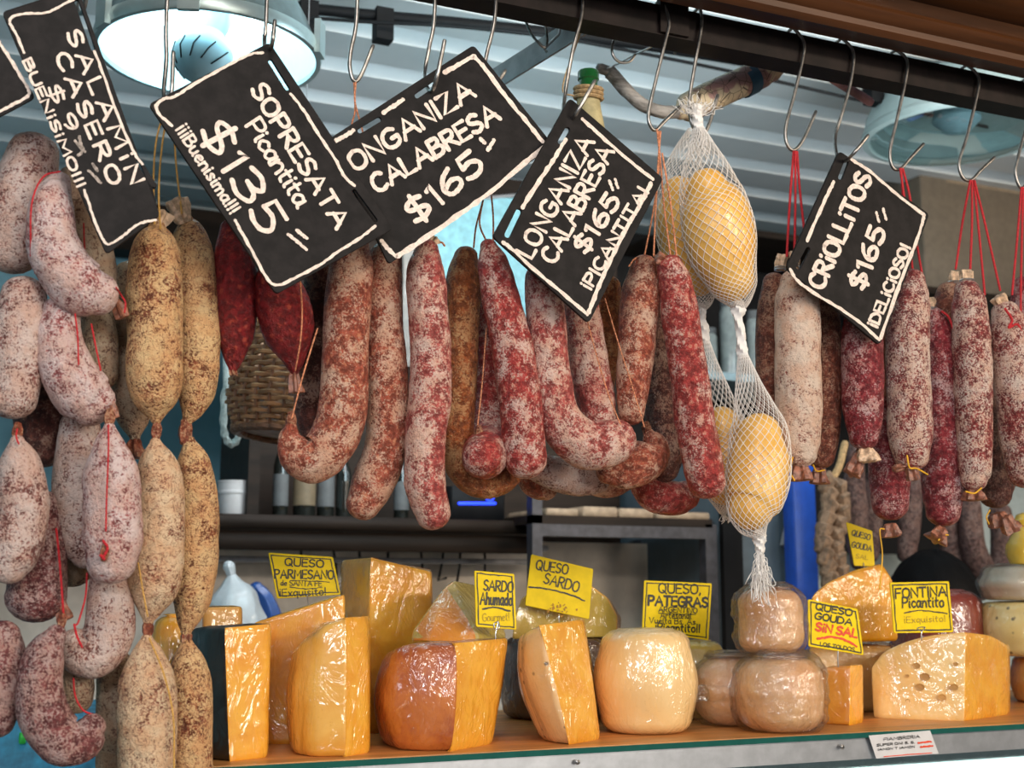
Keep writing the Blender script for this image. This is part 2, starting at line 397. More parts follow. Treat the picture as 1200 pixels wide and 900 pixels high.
# ribbed ceiling sheet, ribs along the front
prof = []; y = 0.02; P_ = 0.21
while y < YB:
    prof += [(y, 0), (y + 0.10, 0), (y + 0.112, 0.045), (y + 0.165, 0.045), (y + 0.18, 0.0)]; y += P_
prof = [(a, c) for a, c in prof if a <= YB]
mb = MB()
for s0, (a, c) in enumerate(prof):
    mb.v += [V((X0, a, ZC + c)), V((X1, a, ZC + c))]
nb = len(mb.v)
for a, c in prof: mb.v += [V((X0, a, ZC + c + 0.004)), V((X1, a, ZC + c + 0.004))]
for i in range(len(prof) - 1):
    mb.face((2 * i, 2 * i + 2, 2 * i + 3, 2 * i + 1), 0, False); mb.face((nb + 2 * i, nb + 2 * i + 1, nb + 2 * i + 3, nb + 2 * i + 2), 0, False)
struct(mb, 'ceiling', M['ceil'])
# dark beam where the ceiling meets the back wall
mb = MB(); mb.box((X0, YB - 0.12, ZC - 0.16), (X1, YB - 0.005, ZC - 0.001)); struct(mb, 'trim_1', M['darkwood'])

# ------------------------------------------------------------------ canopy woodwork in front of and above the rail
def zy(py, Y, px=1000): return at(px, py, Y).z
zb = at(1000, 47, -0.05).z
pts = [(-0.045, zb), (-0.075, zb - 0.001), (-0.082, zb + 0.006), (-0.083, zb + 0.014), (-0.092, zb + 0.018), (-0.097, zb + 0.026), (-0.092, zb + 0.034), (-0.082, zb + 0.038), (-0.080, zb + 0.060), (-0.11, zb + 0.064), (-0.13, zb + 0.075), (-0.13, zb + 0.16), (-0.045, zb + 0.16)]
mb = MB(); mb.rings([[V((x, a, c)) for a, c in pts] for x in (X0, 0.6, 1.2, 1.8, X1)], 0)
struct(mb, 'trim_2', M['canopy'], sharp=35)

# ------------------------------------------------------------------ hanging rail (angle iron) and its bracket
zr1 = at(840, 55.5, 0).z; zr0 = zr1; zt = zr0 + 0.042
t = thing('hanging_rail', 'dark brown painted angle iron rail carrying the row of steel hooks', 'rail', (1.5, 0.0, zr0))
mb = MB(); mb.box((X0 + 0.01, -0.004, zr0), (X1 - 0.05, 0.002, zt)); part(mb, 'front_flange', M['rail'], t)
mb = MB(); mb.box((X0 + 0.01, 0.002, zr0), (X1 - 0.05, 0.035, zr0 + 0.005)); part(mb, 'lower_flange', M['rail'], t)
pa, pb = at(775, 40, -0.008), at(835, 25, -0.008)
mb = MB(); mb.box((at(770, 40, 0).x, -0.010, zr0 + 0.002), (at(803, 40, 0).x, -0.0045, zt + 0.055)); part(mb, 'joint_plate', M['rail'], t)
t = thing('ceiling_bracket', 'grey flat steel bar slanting down from the rail behind the tilted price boards', 'bracket', at(640, 55, 0.12))
mb = MB(); a_, b_ = at(572, 98, 0.30), at(712, 10, 0.045); mb.bar(a_, b_, 0.004, 0.032, V((0, -0.5, 1))); part(mb, 'bar', M['barmetal'], t)
mb = MB(); mb.tube([at(640, 60, 0.15), at(637, 58, 0.13), at(655, 40, 0.13), at(657, 26, 0.13)], 0.002); part(mb, 'wire_tie', M['clip'], t)
# black cable run under the ceiling
t = thing('cable_conduit', 'black cable run under the white ceiling with tape wrapped round it', 'cable', at(600, 38, 0.62))
mb = MB(); mb.tube(catmull([atz(x, y, 2.655) for x, y in ((280, 3), (360, 10), (450, 19), (560, 29), (700, 45), (850, 68), (1020, 98), (1260, 142))], 4), 0.0115, 10); part(mb, 'conduit', M['blackpipe'], t)
for q, y_, h_ in ((361, 10, .07), (449, 19, .055), (1023, 98, .05)):
    p = atz(q, y_, 2.655); mb = MB(); mb.box((p.x - .018, p.y - .016, p.z - h_), (p.x + .018, p.y + .016, p.z + .013)); part(mb, 'tape_flag', M['blackpipe'], t)
mb = MB(); mb.tube(catmull([atz(x, y, 2.62) for x, y in ((300, 15), (420, 25), (520, 30), (640, 42), (770, 66), (900, 93), (1023, 121), (1200, 158))], 4), 0.0038, 6); part(mb, 'thin_cable', M['blackpipe'], t)

# ------------------------------------------------------------------ lamps
def lamp_geom(cpx, cpy, Y, Rpx):
    c = at(cpx, cpy, Y); R = Rpx * dep(cpx, cpy, Y) / F; return c, R
c, R = lamp_geom(245, 63, 0.62, 126)
t = thing('ceiling_lamp', 'large lit aluminium dish lamp with a glowing bulb under the ceiling', 'lamp', c)
mb = MB(); mb.lathe([(R, 0), (R * 1.01, .012), (R * .97, .03), (R * .9, .06), (R * .72, .12), (R * .45, .17), (R * .2, .19), (0.001, .19)], c, 64)
part(mb, 'shade', plain('dark_lamp_enamel', (.12, .17, .18), .4), t)
mb = MB(); mb.lathe([(R * .985, 0.002), (R * .95, .028), (R * .88, .055), (R * .7, .112), (R * .43, .16), (R * .2, .178), (0.001, .18)], c, 64)
part(mb, 'reflector', M['lampin'], t)
mb = MB(); mb.lathe([(R * .985, -.006), (R * 1.03, -.006), (R * 1.045, .004), (R * 1.03, .016), (R * .985, .016), (R * .985, -.006)], c, 64); part(mb, 'rim', M['aluminium'], t)
for an in (200, 250, 330):
    a = math.radians(an); d = V((math.cos(a), math.sin(a), 0)); mb = MB(); q = c + d * (R * 1.05)
    mb.bar(q + V((0, 0, -.012)), q + V((0, 0, .045)), .032, .010, d); part(mb, 'clip', M['aluminium'], t)
bc = at(239, 66, 0.60)
mb = MB(); a_ = at(255, 40, 0.62); a_.z += .02; mb.tube([a_ + V((.0, 0, .06)), a_, bc.lerp(a_, .55)], [.02, .021, .019], 20); part(mb, 'socket', M['bulbwhite'], t)
axd = (bc - a_).normalized(); mb = MB(); qa = axd.to_track_quat('Z', 'Y').to_matrix()
mb.lathe([(.001, -.045), (.022, -.045), (.028, -.030), (.044, -.012), (.049, .006), (.047, .018), (.034, .032), (.016, .039), (.001, .041)], bc, 36, tilt=qa); hs_ = part(mb, 'bulb_housing', M['bulbwhite'], t)
mb = MB()
for k in range(12):
    u = 2 * math.pi * k / 12; mb.tube([bc + qa @ V((math.cos(u + .25 * w_) * r_, math.sin(u + .25 * w_) * r_, z_)) for w_, r_, z_ in ((0, .0495, .004), (.5, .0472, .019), (1, .0345, .033))], .0013, 6)
part(mb, 'vent_slots', M['blackpipe'], hs_)
bc = c + V((0, 0, .03))
m_glow = emis('bulb_glow', (0.62, 0.93, 1.0), 9.0)
for k in range(5):
    a = math.radians(72 * k + 20); d = V((math.cos(a), math.sin(a), 0)); mb = MB()
    p = bc + d * .12 + V((0, 0, .055))
    mb.rings([[p + d * (.034 * math.cos(u)) + V((0, 0, .005 + z)) + d.cross(V((0, 0, 1))) * (.055 * math.sin(u)) for u in [2 * math.pi * j / 20 for j in range(20)]] for z in (0, .012)]); 
    part(mb, 'led_panel', m_glow, hs_, 'glowing white lamp panel')
mb = MB(); mb.lathe([(0.02, 0.19), (0.02, 0.40)], c, 16, cap=True); part(mb, 'stem', M['aluminium'], t)
ld = bpy.data.lights.new('dish_lamp_light', 'POINT'); ld.energy = 1.6; ld.color = (0.62, 0.92, 1.0); ld.shadow_soft_size = 0.09
lo = bpy.data.objects.new('dish_lamp_light', ld); C.objects.link(lo); lo.location = c + V((0.0, 0.0, 0.125))

c, R = lamp_geom(1122, 156, 0.80, 106)
t = thing('ceiling_lamp', 'unlit dish lamp with a round glass cover at upper right behind the hooks', 'lamp', c)
mb = MB(); mb.lathe([(R, 0), (R * 1.0, .02), (R * .97, .045), (R * .86, .085), (R * .62, .125), (R * .3, .15), (0.001, .155)], c, 64); part(mb, 'shade', M['enamel'], t)
mb = MB(); mb.lathe([(R * .97, 0.004), (R * .93, .04), (R * .82, .075), (R * .58, .112), (R * .28, .135), (0.001, .14)], c, 64); part(mb, 'reflector', M['enamel'], t)
mb = MB(); mb.lathe([(R * .95, -.010), (R * 1.02, -.008), (R * 1.03, .004), (R * 1.0, .014), (R * .95, .012), (R * .95, -.010)], c, 64); part(mb, 'rim', M['enamel'], t)
mb = MB(); mb.lathe([(R * .955, -.004), (R * .85, -.018), (R * .6, -.034), (R * .3, -.043), (0.001, -.046)], c, 64); part(mb, 'glass_cover', M['lampglass'], t, 'clear glass cover')
mb = MB(); mb.lathe([(.0, .13), (.03, .13), (.03, .08), (.05, .06), (.055, .03), (.03, .005), (.001, .0)], c, 32); part(mb, 'bulb', M['bulbwhite'], t)
mb = MB(); mb.lathe([(0.02, 0.15), (0.02, ZC - c.z)], c, 16, cap=True); part(mb, 'stem', M['enamel'], t)

# ------------------------------------------------------------------ display case, shelf
ZS = at(600, 880, 0.06).z
XL, XR = at(215, 890, 0.06).x, 3.6
t = thing('display_case', 'long glass fronted display counter under the cheese shelf', 'display case', (1.0, 0.3, 0.0))
mb = MB(); mb.box((XL, 0.075, 0.02), (XR, 0.54, 0.85)); part(mb, 'cabinet', M['satin'], t)
mb = MB(); mb.box((XL, 0.06, 0.02), (XR, 0.072, ZS - 0.115)); part(mb, 'front_panel', M['satin'], t)
mb = MB(); mb.box((XL, 0.064, ZS - 0.036), (XR, 0.10, ZS - 0.0075)); part(mb, 'top_profile', M['satin'], t)
mb = MB(); mb.box((XL, 0.50, 0.85), (XR, 0.54, ZS - 0.0075)); part(mb, 'back_frame', M['satin'], t)
mb = MB(); mb.box((XL, 0.066, ZS - 0.115), (XR, 0.071, ZS - 0.036)); part(mb, 'front_glass', M['glass'], t)
mb = MB(); mb.box((XL + 0.02, 0.09, 0.86), (XR - 0.02, 0.5, 0.875)); part(mb, 'deck', M['white'], t)
m_tube = emis('fluorescent_tube', (0.93, 0.97, 1.0), 3.2)
mb = MB(); mb.tube([V((0.85, 0.088, ZS - 0.064)), V((2.6, 0.088, ZS - 0.064))], 0.0135, 14); part(mb, 'fluorescent_tube', m_tube, t, 'glowing white strip light')
for px in (676, 986): 
    mb = MB(); q = at(px, 893 if px < 700 else 875, 0.06); mb.lathe([(0.001, 0), (.003, 0), (.003, .003), (.001, .004)], q, 12, tilt=Matrix.Rotation(math.radians(90), 3, 'X')); part(mb, 'screw', M['steel'], t)
t = thing('shelf_top', 'glass edged counter shelf with an orange wooden board holding the cheeses', 'shelf', (1.0, 0.06, ZS))
mb = MB(); mb.box((XL, 0.058, ZS - 0.0075), (XR, 0.56, ZS - 0.0006)); part(mb, 'glass_sheet', M['glassedge'], t, 'dark green glass edge')
mb = MB(); mb.box((XL, 0.064, ZS - 0.0006), (XR, 0.56, ZS)); part(mb, 'board', M['woodshelf'], t, 'orange wooden board')
# price notice stuck on the case front
t = thing('paper_notice', 'white printed price notice stuck on the front of the counter below the fontina', 'notice', at(1060, 872, 0.056))
def quad_on(pxs, Y, thick=0.0006):
    f = [at(x, y, Y) for x, y in pxs]; return [f, [p + V((0, thick, 0)) for p in f]]
mb = MB(); mb.rings(quad_on([(1018, 862), (1090, 856), (1100, 883), (1027, 889)], 0.0575), smooth=False); part(mb, 'paper', M['white'], t)

# ------------------------------------------------------------------ back of the stall
def boxpx(x0, x1, ytop, ybot, Y, depth, name, mat, label, cat, group=None, r=0.004):
    a, c2 = at(x0, ybot, Y), at(x1, ybot, Y); z0 = at((x0 + x1) / 2, ybot, Y).z; z1 = at((x0 + x1) / 2, ytop, Y).z
    mb = MB(); mb.rbox((a.x, Y, z0), (c2.x, Y + depth, z1), r); o = mb.build(name, mat); return tag(o, label, cat, group)
YS = 1.35
zsh = at(440, 606, YS).z; zsb = at(440, 628, YS).z
xa, xb = at(262, 610, YS).x, at(625, 610, YS).x
t = thing('wall_shelf', 'dark wooden wall shelf with bottles behind the hanging longanizas', 'shelf', ((xa + xb) / 2, YS, zsb))
mb = MB(); mb.rbox((xa - .5, YS, zsh - 0.03), (xb, YS + .34, zsh), .004); part(mb, 'board', M['darkwood'], t)
mb = MB(); mb.rbox((xa - .5, YS + .02, zsh - 0.075), (xb, YS + .05, zsh - .035), .004); part(mb, 'apron', M['darkwood'], t)
mb = MB(); mb.box((xa + .06, YS + .345, zsh - .6), (xb + .42, YS + .365, zsh + .95)); part(mb, 'back_board', M['darkwood'], t)
mb = MB(); mb.box((xa + .06, YS + .05, zsh), (xa + .085, YS + .344, zsh + .9)); part(mb, 'side_board', M['darkwood'], t)
M['beige2'] = plain('worn_beige_panel', (0.70, 0.60, 0.50), 0.7, var=0.2, scale=7)
t = thing('beige_partition', 'beige panel low behind the cheeses under the dark shelf', 'partition', (at(470, 680, 1.75).x, 1.8, zsh - .5))
mb = MB(); mb.box((xa - .5, YS + .28, .5), (at(800, 700, 1.65).x, YS + .34, zsh - .036)); part(mb, 'panel', M['beige2'], t)
t = thing('utensil_rack', 'dark pipe rack with hooks under the wooden wall shelf', 'rack', (at(470, 650, 1.5).x, 1.5, at(470, 650, 1.5).z))
for py in (640, 657):
    mb = MB(); z = at(450, py, 1.5).z; mb.tube([V((xa - .4, 1.5, z)), V((at(640, py, 1.5).x, 1.5, z))], .007, 8); part(mb, 'pipe', M['barmetal'], t)
for px in (352, 388, 420, 455, 492, 520, 540, 565):
    mb = MB(); a, d = at(px, 632, 1.5), at(px + random.uniform(-8, 8), random.uniform(672, 700), 1.5); mb.tube([a, (a + d) / 2 + V((.004, 0, 0)), d, d + V((.012, -.02, .006))], .003, 6); part(mb, 'hook', M['blackpipe'], t)
# bottles on the wall shelf
def bottle(px, ptop, pbot, Y, rpx, mat, labmat, label, group=None, cat='bottle'):
    z1 = at(px, ptop, Y).z; p = at(px, pbot, Y); p.z = zsh; h = z1 - zsh; r = rpx * dep(px, pbot, Y) / F
    t = thing('bottle', label, cat, p, group); mb = MB()
    mb.lathe([(0.001, 0), (r * .9, 0), (r, .006), (r, h * .6), (r * .8, h * .68), (r * .35, h * .78), (r * .32, h * .94), (r * .38, h * .95), (r * .38, h), (0.001, h)], p, 20); part(mb, 'glass', mat, t)
    mb = MB(); mb.lathe([(r * 1.02, h * .14), (r * 1.02, h * .5)], p, 20); part(mb, 'paper_label', labmat, t)
M['darkglass'] = plain('dark_bottle_glass', (0.012, 0.014, 0.012), 0.12, coat=0.6)
M['beigelabel'] = plain('beige_label', (0.20, 0.15, 0.09), 0.6)
M['greylabel'] = plain('grey_label', (0.12, 0.13, 0.135), 0.6)
for px, tp, r, lm, lb in ((328, 505, 9, 'greylabel', 'dark bottle with pale label left of the beige labelled one on the shelf'), (356, 500, 13, 'beigelabel', 'dark bottle with a beige label on the back shelf below the J shaped sausage'),
                          (381, 505, 10, 'greylabel', 'dark bottle with grey label right of the beige labelled one'), (402, 520, 9, 'darkglass', 'small black bottle behind the big speckled longaniza tip'),
                          (470, 520, 9, 'greylabel', 'dark bottle showing between the two longest longanizas on back shelf')):
    bottle(px, tp, 604, YS + .13, r, M['darkglass'], M[lm], lb)
# white tub
p = at(274, 602, YS + .1); p.z = zsh
t = thing('plastic_tub', 'white plastic tub on the dark shelf beside the golden salamis', 'tub', p)
r = 19 * dep(274, 602, YS + .1) / F; h = at(274, 564, YS + .1).z - zsh
mb = MB(); mb.lathe([(0.001, 0), (r * .84, 0), (r * .9, .004), (r * .97, h * .6), (r * .97, h * .85)], p, 28); part(mb, 'cup', M['white'], t)
mb = MB(); mb.lathe([(r * 1.0, h * .62), (r * 1.05, h * .63), (r * 1.06, h * .7), (r * 1.0, h * .72), (r * 1.02, h * .95), (r * 1.06, h * .96), (r * 1.06, h), (0.001, h)], p, 28); part(mb, 'lid', M['white'], t)
# small illuminated display
t = thing('digital_display', 'black device with a glowing blue line and ring below the hanging longanizas', 'device', at(560, 602, 1.3))
a, d = at(528, 604, 1.38), at(592, 604, 1.38)
mb = MB(); mb.rbox((a.x, 1.38, zsh), (d.x, 1.46, at(560, 570, 1.38).z), .004); part(mb, 'case', M['blackpipe'], t)
m_blue = emis('blue_light', (0.02, 0.06, 1.0), 2.5)
mb = MB(); mb.tube([at(538, 590, 1.378), at(580, 590, 1.378)], .0035, 8); part(mb, 'light_line', m_blue, t, 'glowing blue line')
cc = at(574, 582, 1.378); rr = 5 * dep(574, 582, 1.378) / F
mb = MB(); mb.tube([cc + V((rr * math.cos(u), 0, rr * math.sin(u))) for u in [math.radians(160 + 20 * k) for k in range(14)]], .002, 6); part(mb, 'light_ring', m_blue, t, 'glowing blue ring')
# wicker basket
def basket():
    Y = 0.75
    ax_top, ax_bot = at(352, 385, Y), at(338, 510, Y); s = dep(345, 450, Y) / F
    t = thing('wicker_basket', 'brown wicker basket hanging behind the two dark red sausages', 'basket', ax_bot)
    m1 = plain('wicker_brown', (0.34, 0.17, 0.075), 0.5, var=0.45, scale=60, bmp=0.4); m2 = plain('wicker_dark', (0.20, 0.09, 0.045), 0.5, var=0.4, scale=60)
    axis = (ax_bot - ax_top); L_ = axis.length; ad = axis.normalized(); e1 = V((1, 0, 0)); e1 = (e1 - ad * e1.dot(ad)).normalized(); e2 = ad.cross(e1)
    def P(u, a, off=0): 
        r = (56 + 17 * math.sin(u * math.pi * .62)) * s * (1 - 0.16 * max(0, u - .72) / .28) + off
        return ax_top + ad * (L_ * u) + (e1 * math.cos(a) + e2 * math.sin(a)) * r
    n = 26; rows = 19
    mb = MB()
    for k in range(n):
        a = 2 * math.pi * k / n; mb.tube([P(u / 10, a) for u in range(11)], .0028, 5)
    part(mb, 'stakes', m2, t)
    mb = MB()
    for j in range(rows):
        u = (j + .4) / rows; ph = j % 2
        pth = [P(u + .006 * math.sin(3 * a), a, .0045 * math.cos(n / 2 * a + ph * math.pi)) for a in [2 * math.pi * q / (n * 4) for q in range(n * 4 + 1)]]
        mb.tube(pth, .0038, 5, caps=False)
    part(mb, 'weave', m1, t)
    mb = MB()
    for q in range(3):
        mb.tube([P(1.0 + .004 * math.cos(9 * a + q * 2.1), a, .005 * math.sin(9 * a + q * 2.1)) for a in [2 * math.pi * g / 90 for g in range(91)]], .006, 6, caps=False)
    part(mb, 'rim', m2, t)
    mb = MB(); mb.rings([[P(.97, 2 * math.pi * k / 30, -.006) for k in range(30)], [P(.99, 2 * math.pi * k / 30, -.006) for k in range(30)]]); part(mb, 'base', m2, t)
    mb = MB(); q = ax_top + V((0, 0, .005)); mb.tube([q - V((.03, 0, .02)), q + V((0, 0, .25)), V((q.x, q.y, ZC + .002))], .0009, 6); part(mb, 'hanging_cord', M['barmetal'], t)
basket()
# loop of pale rope beside the basket
mb = MB(); mb.tube(catmull([V((at(266, 425, .95).x, .95, z)) for z in (ZC + .002, 2.4)] + [at(x, y, .95) for x, y in ((266, 425), (263, 460), (262, 500), (267, 518), (275, 519), (281, 505), (279, 492))], 8), .0065, 8, fn=lambda p, u, a, r: 1 + .2 * math.sin(a * 2 + u * 90))
tag(mb.build('rope', plain('pale_rope', (0.45, 0.52, 0.50), 0.8, var=.2, scale=200)), 'loop of pale rope hanging to the left of the wicker basket', 'rope')
# white bags low at left
M['bag'] = plain('white_bag', (0.62, 0.66, 0.68), 0.35, var=0.08, coat=0.3); M['bluebag'] = plain('blue_bag', (0.02, 0.08, 0.30), 0.35, coat=.3)
def bagm(pts, Y, mat, label, name='plastic_bag'):
    P = [at(x, y, Y) for x, y, r in pts]; s = dep(pts[0][0], pts[0][1], Y) / F
    mb = MB(); R = [r * s for *_, r in pts]; path = catmull(P, 5); rad = []
    for i in range(len(R) - 1): rad += [R[i] + (R[i + 1] - R[i]) * k / 5 for k in range(5)]
    rad.append(R[-1])
    mb.tube(path, rad, 24, fn=lambda p, u, a, r: 1 + .16 * noise.noise(p * 22) + .06 * math.sin(a * 7 + 3 * noise.noise(p * 10)))
    tag(mb.build(name, mat), label, 'bag')
bagm([(268, 664, 7), (271, 674, 5), (272, 684, 13), (274, 698, 26), (276, 725, 34), (276, 780, 34)], 1.3, M['bag'], 'crumpled white plastic bag hanging low behind the black rind cheese')
bagm([(300, 690, 8), (308, 702, 13), (314, 722, 16), (316, 752, 16)], 1.4, M['bluebag'], 'blue bag tucked behind the tall parmesan slab')
# steel rack on the right with goods on top
YR = 1.25
t = thing('steel_rack', 'dark grey steel rack frame behind the yellow price cards', 'rack', at(730, 720, YR))
M['rackm'] = plain('rack_steel', (0.05, 0.05, 0.06), 0.45, metal=.4, var=.3)
zt_ = at(730, 612, YR).z; x0, x1 = at(624, 660, YR).x, at(836, 660, YR).x
for n_, lo, hi in (('post', (x0, YR, .3), (x0 + .025, YR + .03, zt_ + .16)), ('post', (x1 - .02, YR, .3), (x1 + .012, YR + .03, zt_)), ('beam', (x0 + .025, YR, zt_ - .035), (x1 - .02, YR + .03, zt_ - .008)), ('shelf_board', (x0, YR, zt_ - .0075), (x1, YR + .4, zt_ + .012))):
    mb = MB(); mb.box(lo, hi); part(mb, n_, M['rackm'] if n_ != 'shelf_board' else M['darkwood'], t)
mb = MB(); mb.box((x0 + .1, YR + .45, .5), (x1, YR + .47, zt_ - .03)); tag(mb.build('back_panel', plain('dark_brown_panel', (.045, .03, .025), .6)), 'dark brown panel behind the steel rack at middle right', 'panel')
M['cardboard'] = plain('cardboard', (0.36, 0.24, 0.14), 0.8, var=.15); M['plankl'] = plain('pale_plank', (0.42, 0.30, 0.20), .7, var=.25)
for x0_, x1_, yt, lb in ((640, 678, 597, 'flat wooden slab at the left end of the rack top'), (684, 724, 594, 'pale wooden slab on the rack top under the hanging sausages'), (727, 766, 596, 'wooden slab on the rack top left of the last one'), (770, 832, 600, 'long thin wooden slab at right end of the rack top')):
    a, d = at(x0_, 605, YR + .03), at(x1_, 605, YR + .03); z1_ = at((x0_ + x1_) / 2, yt, YR + .03).z
    mb = MB(); mb.rbox((a.x, YR + .03, zt_ + .0125), (d.x, YR + .25, max(z1_, zt_ + .03)), .003); tag(mb.build('wooden_slab', M['plankl']), lb, 'board')
a = at(735, 684, 1.6); 
t = thing('junction_box', 'beige electrical junction box on the wall above the pategras card', 'electrical box', at(735, 684, 1.6))
a, d = at(721, 668, 1.64), at(752, 668, 1.64); mb = MB(); mb.rbox((a.x, 1.64, at(735, 669, 1.64).z), (d.x, 1.698, at(735, 646, 1.66).z), .006); part(mb, 'box', M['beige2'], t)
mb = MB(); z = at(730, 652, 1.69).z; mb.tube([V((at(650, 650, 1.69).x, 1.69, z)), V((a.x, 1.69, z))], .008, 8); part(mb, 'conduit', M['beige2'], t)
mb = MB(); mb.rbox((at(746, 640, 1.66).x, 1.66, at(746, 646, 1.66).z), (at(764, 640, 1.66).x, 1.71, at(746, 633, 1.66).z), .004); part(mb, 'socket', M['rackm'], t)
# blue grey cabinet wall, blue post and the bright aisle beyond
t = thing('cold_cabinet', 'blue grey cabinet side behind the netted provolones', 'cabinet', (at(895, 700, 1.3).x, 1.3, 0.0))
a, d = at(843, 640, 1.28), at(935, 640, 1.28)
mb = MB(); mb.box((a.x, 1.28, 0.0), (d.x, 1.9, at(890, 515, 1.28).z)); part(mb, 'body', plain('blue_grey_paint', (0.10, 0.135, 0.16), .5, var=.2, scale=8), t)
mb = MB(); mb.box((a.x, 1.262, 0.0), (a.x + .055, 1.279, at(890, 515, 1.28).z)); part(mb, 'edge_strip', M['blackpipe'], t)
mb = MB(); mb.bar(at(918, 640, 1.27), at(926, 605, 1.27), .012, .014); part(mb, 'handle', M['barmetal'], t)
a, d = at(930, 640, 1.22), at(957, 640, 1.22)
mb = MB(); mb.rbox((a.x, 1.215, 0.0), (d.x, 1.26, at(940, 540, 1.2).z), .003); tag(mb.build('blue_post', plain('bright_blue_paint', (0.01, 0.07, 0.42), .35, var=.1)), 'bright blue upright post right of the netted cheese tail', 'post')
M['aisle'] = plain('pale_aisle_wall', (0.55, 0.64, 0.64), .6, var=.1)
a, d = at(950, 640, 2.5), at(1230, 640, 2.5)
t = thing('poster_panel', 'pale panel with pink and green patches far behind the hanging criollitos', 'panel', (a.x, 2.5, 1.0))
mb = MB(); mb.box((a.x, 2.5, 0.6), (d.x, 2.53, at(1000, 470, 2.5).z)); part(mb, 'panel', M['aisle'], t)
for x0_, x1_, y0_, y1_, cl, nm in ((955, 972, 585, 606, (.7, .12, .16), 'pink_patch'), (983, 992, 560, 650, (.04, .42, .12), 'green_patch'), (1060, 1075, 606, 640, (.75, .3, .12), 'orange_patch'), (1028, 1046, 612, 648, (.1, .25, .55), 'blue_patch')):
    a, d = at(x0_, y1_, 2.495), at(x1_, y0_, 2.495); mb = MB(); mb.box((a.x, 2.495, a.z), (d.x, 2.4995, d.z)); part(mb, nm, plain(nm, cl, .5), t)
# shelf with jars behind the provolones
YJ = 1.7
zj = at(870, 438, YJ).z
t = thing('storage_shelf', 'white edged shelf with pale jars behind the netted provolones', 'shelf', at(880, 438, YJ))
mb = MB(); mb.box((at(800, 438, YJ).x, YJ, zj - .022), (at(1040, 438, YJ).x, YJ + .35, zj)); part(mb, 'board', plain('pale_blue_shelf', (.40, .55, .60), .4), t)
mb = MB(); mb.box((at(640, 438, YJ).x, YJ + .36, zj - .5), (at(1230, 438, YJ).x, YJ + .38, zj + .50)); part(mb, 'back_board', M['blackpipe'], t)
mb = MB(); mb.box((at(800, 300, YJ).x, YJ, zj + .42), (at(1260, 300, YJ).x, YJ + .355, zj + .44)); part(mb, 'upper_board', M['darkwood'], t)
jm = plain('pale_jar', (.32, .36, .35), .25, coat=.6)
for px, w_, tp, lb in ((832, 9, 385, 'pale jar half hidden left of the others behind the provolone'), (857, 12, 350, 'tall pale cylinder jar behind the twisted net between two provolones'), (885, 9, 365, 'grey jar on white edged shelf just left of the criollitos')):
    p = at(px, 437, YJ + .1); p.z = zj; r = w_ * dep(px, 437, YJ + .1) / F; h = at(px, tp, YJ + .1).z - zj
    t = thing('jar', lb, 'jar', p); mb = MB(); mb.lathe([(.001, 0), (r, 0), (r * 1.02, .01), (r * 1.02, h * .82), (r * .85, h * .88)], p, 24); part(mb, 'body', jm, t)
    mb = MB(); mb.lathe([(r * .9, h * .88), (r * .92, h * .885), (r * .92, h), (.001, h)], p, 24); part(mb, 'lid', M['greylabel'], t)
# cardboard box at upper right
t = thing('cardboard_box', 'closed brown cardboard box behind the red strings at right', 'box', at(1150, 340, 1.5))
a, d = at(1086, 345, 1.5), at(1262, 345, 1.5); z0_ = zj + .441; z1_ = max(at(1150, 262, 1.5).z, z0_ + .2)
z0_ = at(1150, 352, 1.5).z
mb = MB(); mb.rbox((a.x, 1.5, z0_), (d.x, 1.69, z1_), .003); part(mb, 'carton', plain('dull_carton', (.16, .125, .09), .8, var=.1), t)
mb = MB(); mb.box((a.x + .1, 1.4993, z1_ - .04), (d.x - .12, 1.4999, z1_ - .02)); part(mb, 'packing_tape', plain('brown_tape', (.24, .18, .12), .4), t)
mb = MB(); mb.box((a.x - .1, 1.42, z0_ - .02), (d.x + .3, 1.80, z0_ - .0005)); tag(mb.build('plank_shelf', M['darkwood']), 'dark plank under the cardboard box behind the criollitos', 'shelf')
# pale blue sheet fixed on the dark board in the middle
YH = YS + .336
t = thing('plastic_sheet', 'pale blue plastic sheet hanging behind the middle longanizas', 'sheet', at(560, 390, YH))
mb = MB(); R_ = []
for k in range(9):
    y = 232 + k * 20
    R_.append([at(x, y, YH + .006 * math.sin(x * .22 + k)) for x in range(508, 632, 8)] + [at(x, y, YH + .003 + .006 * math.sin(x * .22 + k)) for x in range(628, 504, -8)])
mb.rings(R_); part(mb, 'sheet', plain('blue_plastic', (.30, .62, .70), .3, coat=.5), t)
mb = MB(); mb.tube([at(468, 240, YH), at(640, 226, YH)], .005, 8); part(mb, 'rod', M['barmetal'], t)
mb = MB(); q = at(477, 430, YH); mb.rbox((at(470, 400, YH).x, YH - .01, q.z), (at(483, 400, YH).x, YH + .008, at(477, 225, YH).z), .003); part(mb, 'side_strip', plain('pale_grey', (.45, .43, .40), .5), t, 'pale grey side strip')
# blue crates far down at left
t = thing('blue_crate', 'blue crate low behind the curled salami at the lower left corner', 'crate', at(10, 900, .95))
mb = MB(); a, d = at(-60, 905, .95), at(150, 905, .95); mb.rbox((a.x, .95, .9), (d.x, 1.25, at(40, 838, .95).z), .01); part(mb, 'body', plain('crate_blue', (.02, .22, .36), .5, var=.5, scale=18), t)
mb = MB(); a, d = at(22, 872, .94), at(31, 858, .94); mb.rbox((a.x, .935, a.z), (d.x, .949, d.z), .002); part(mb, 'green_label', plain('green_patch2', (.03, .5, .06), .5), t)

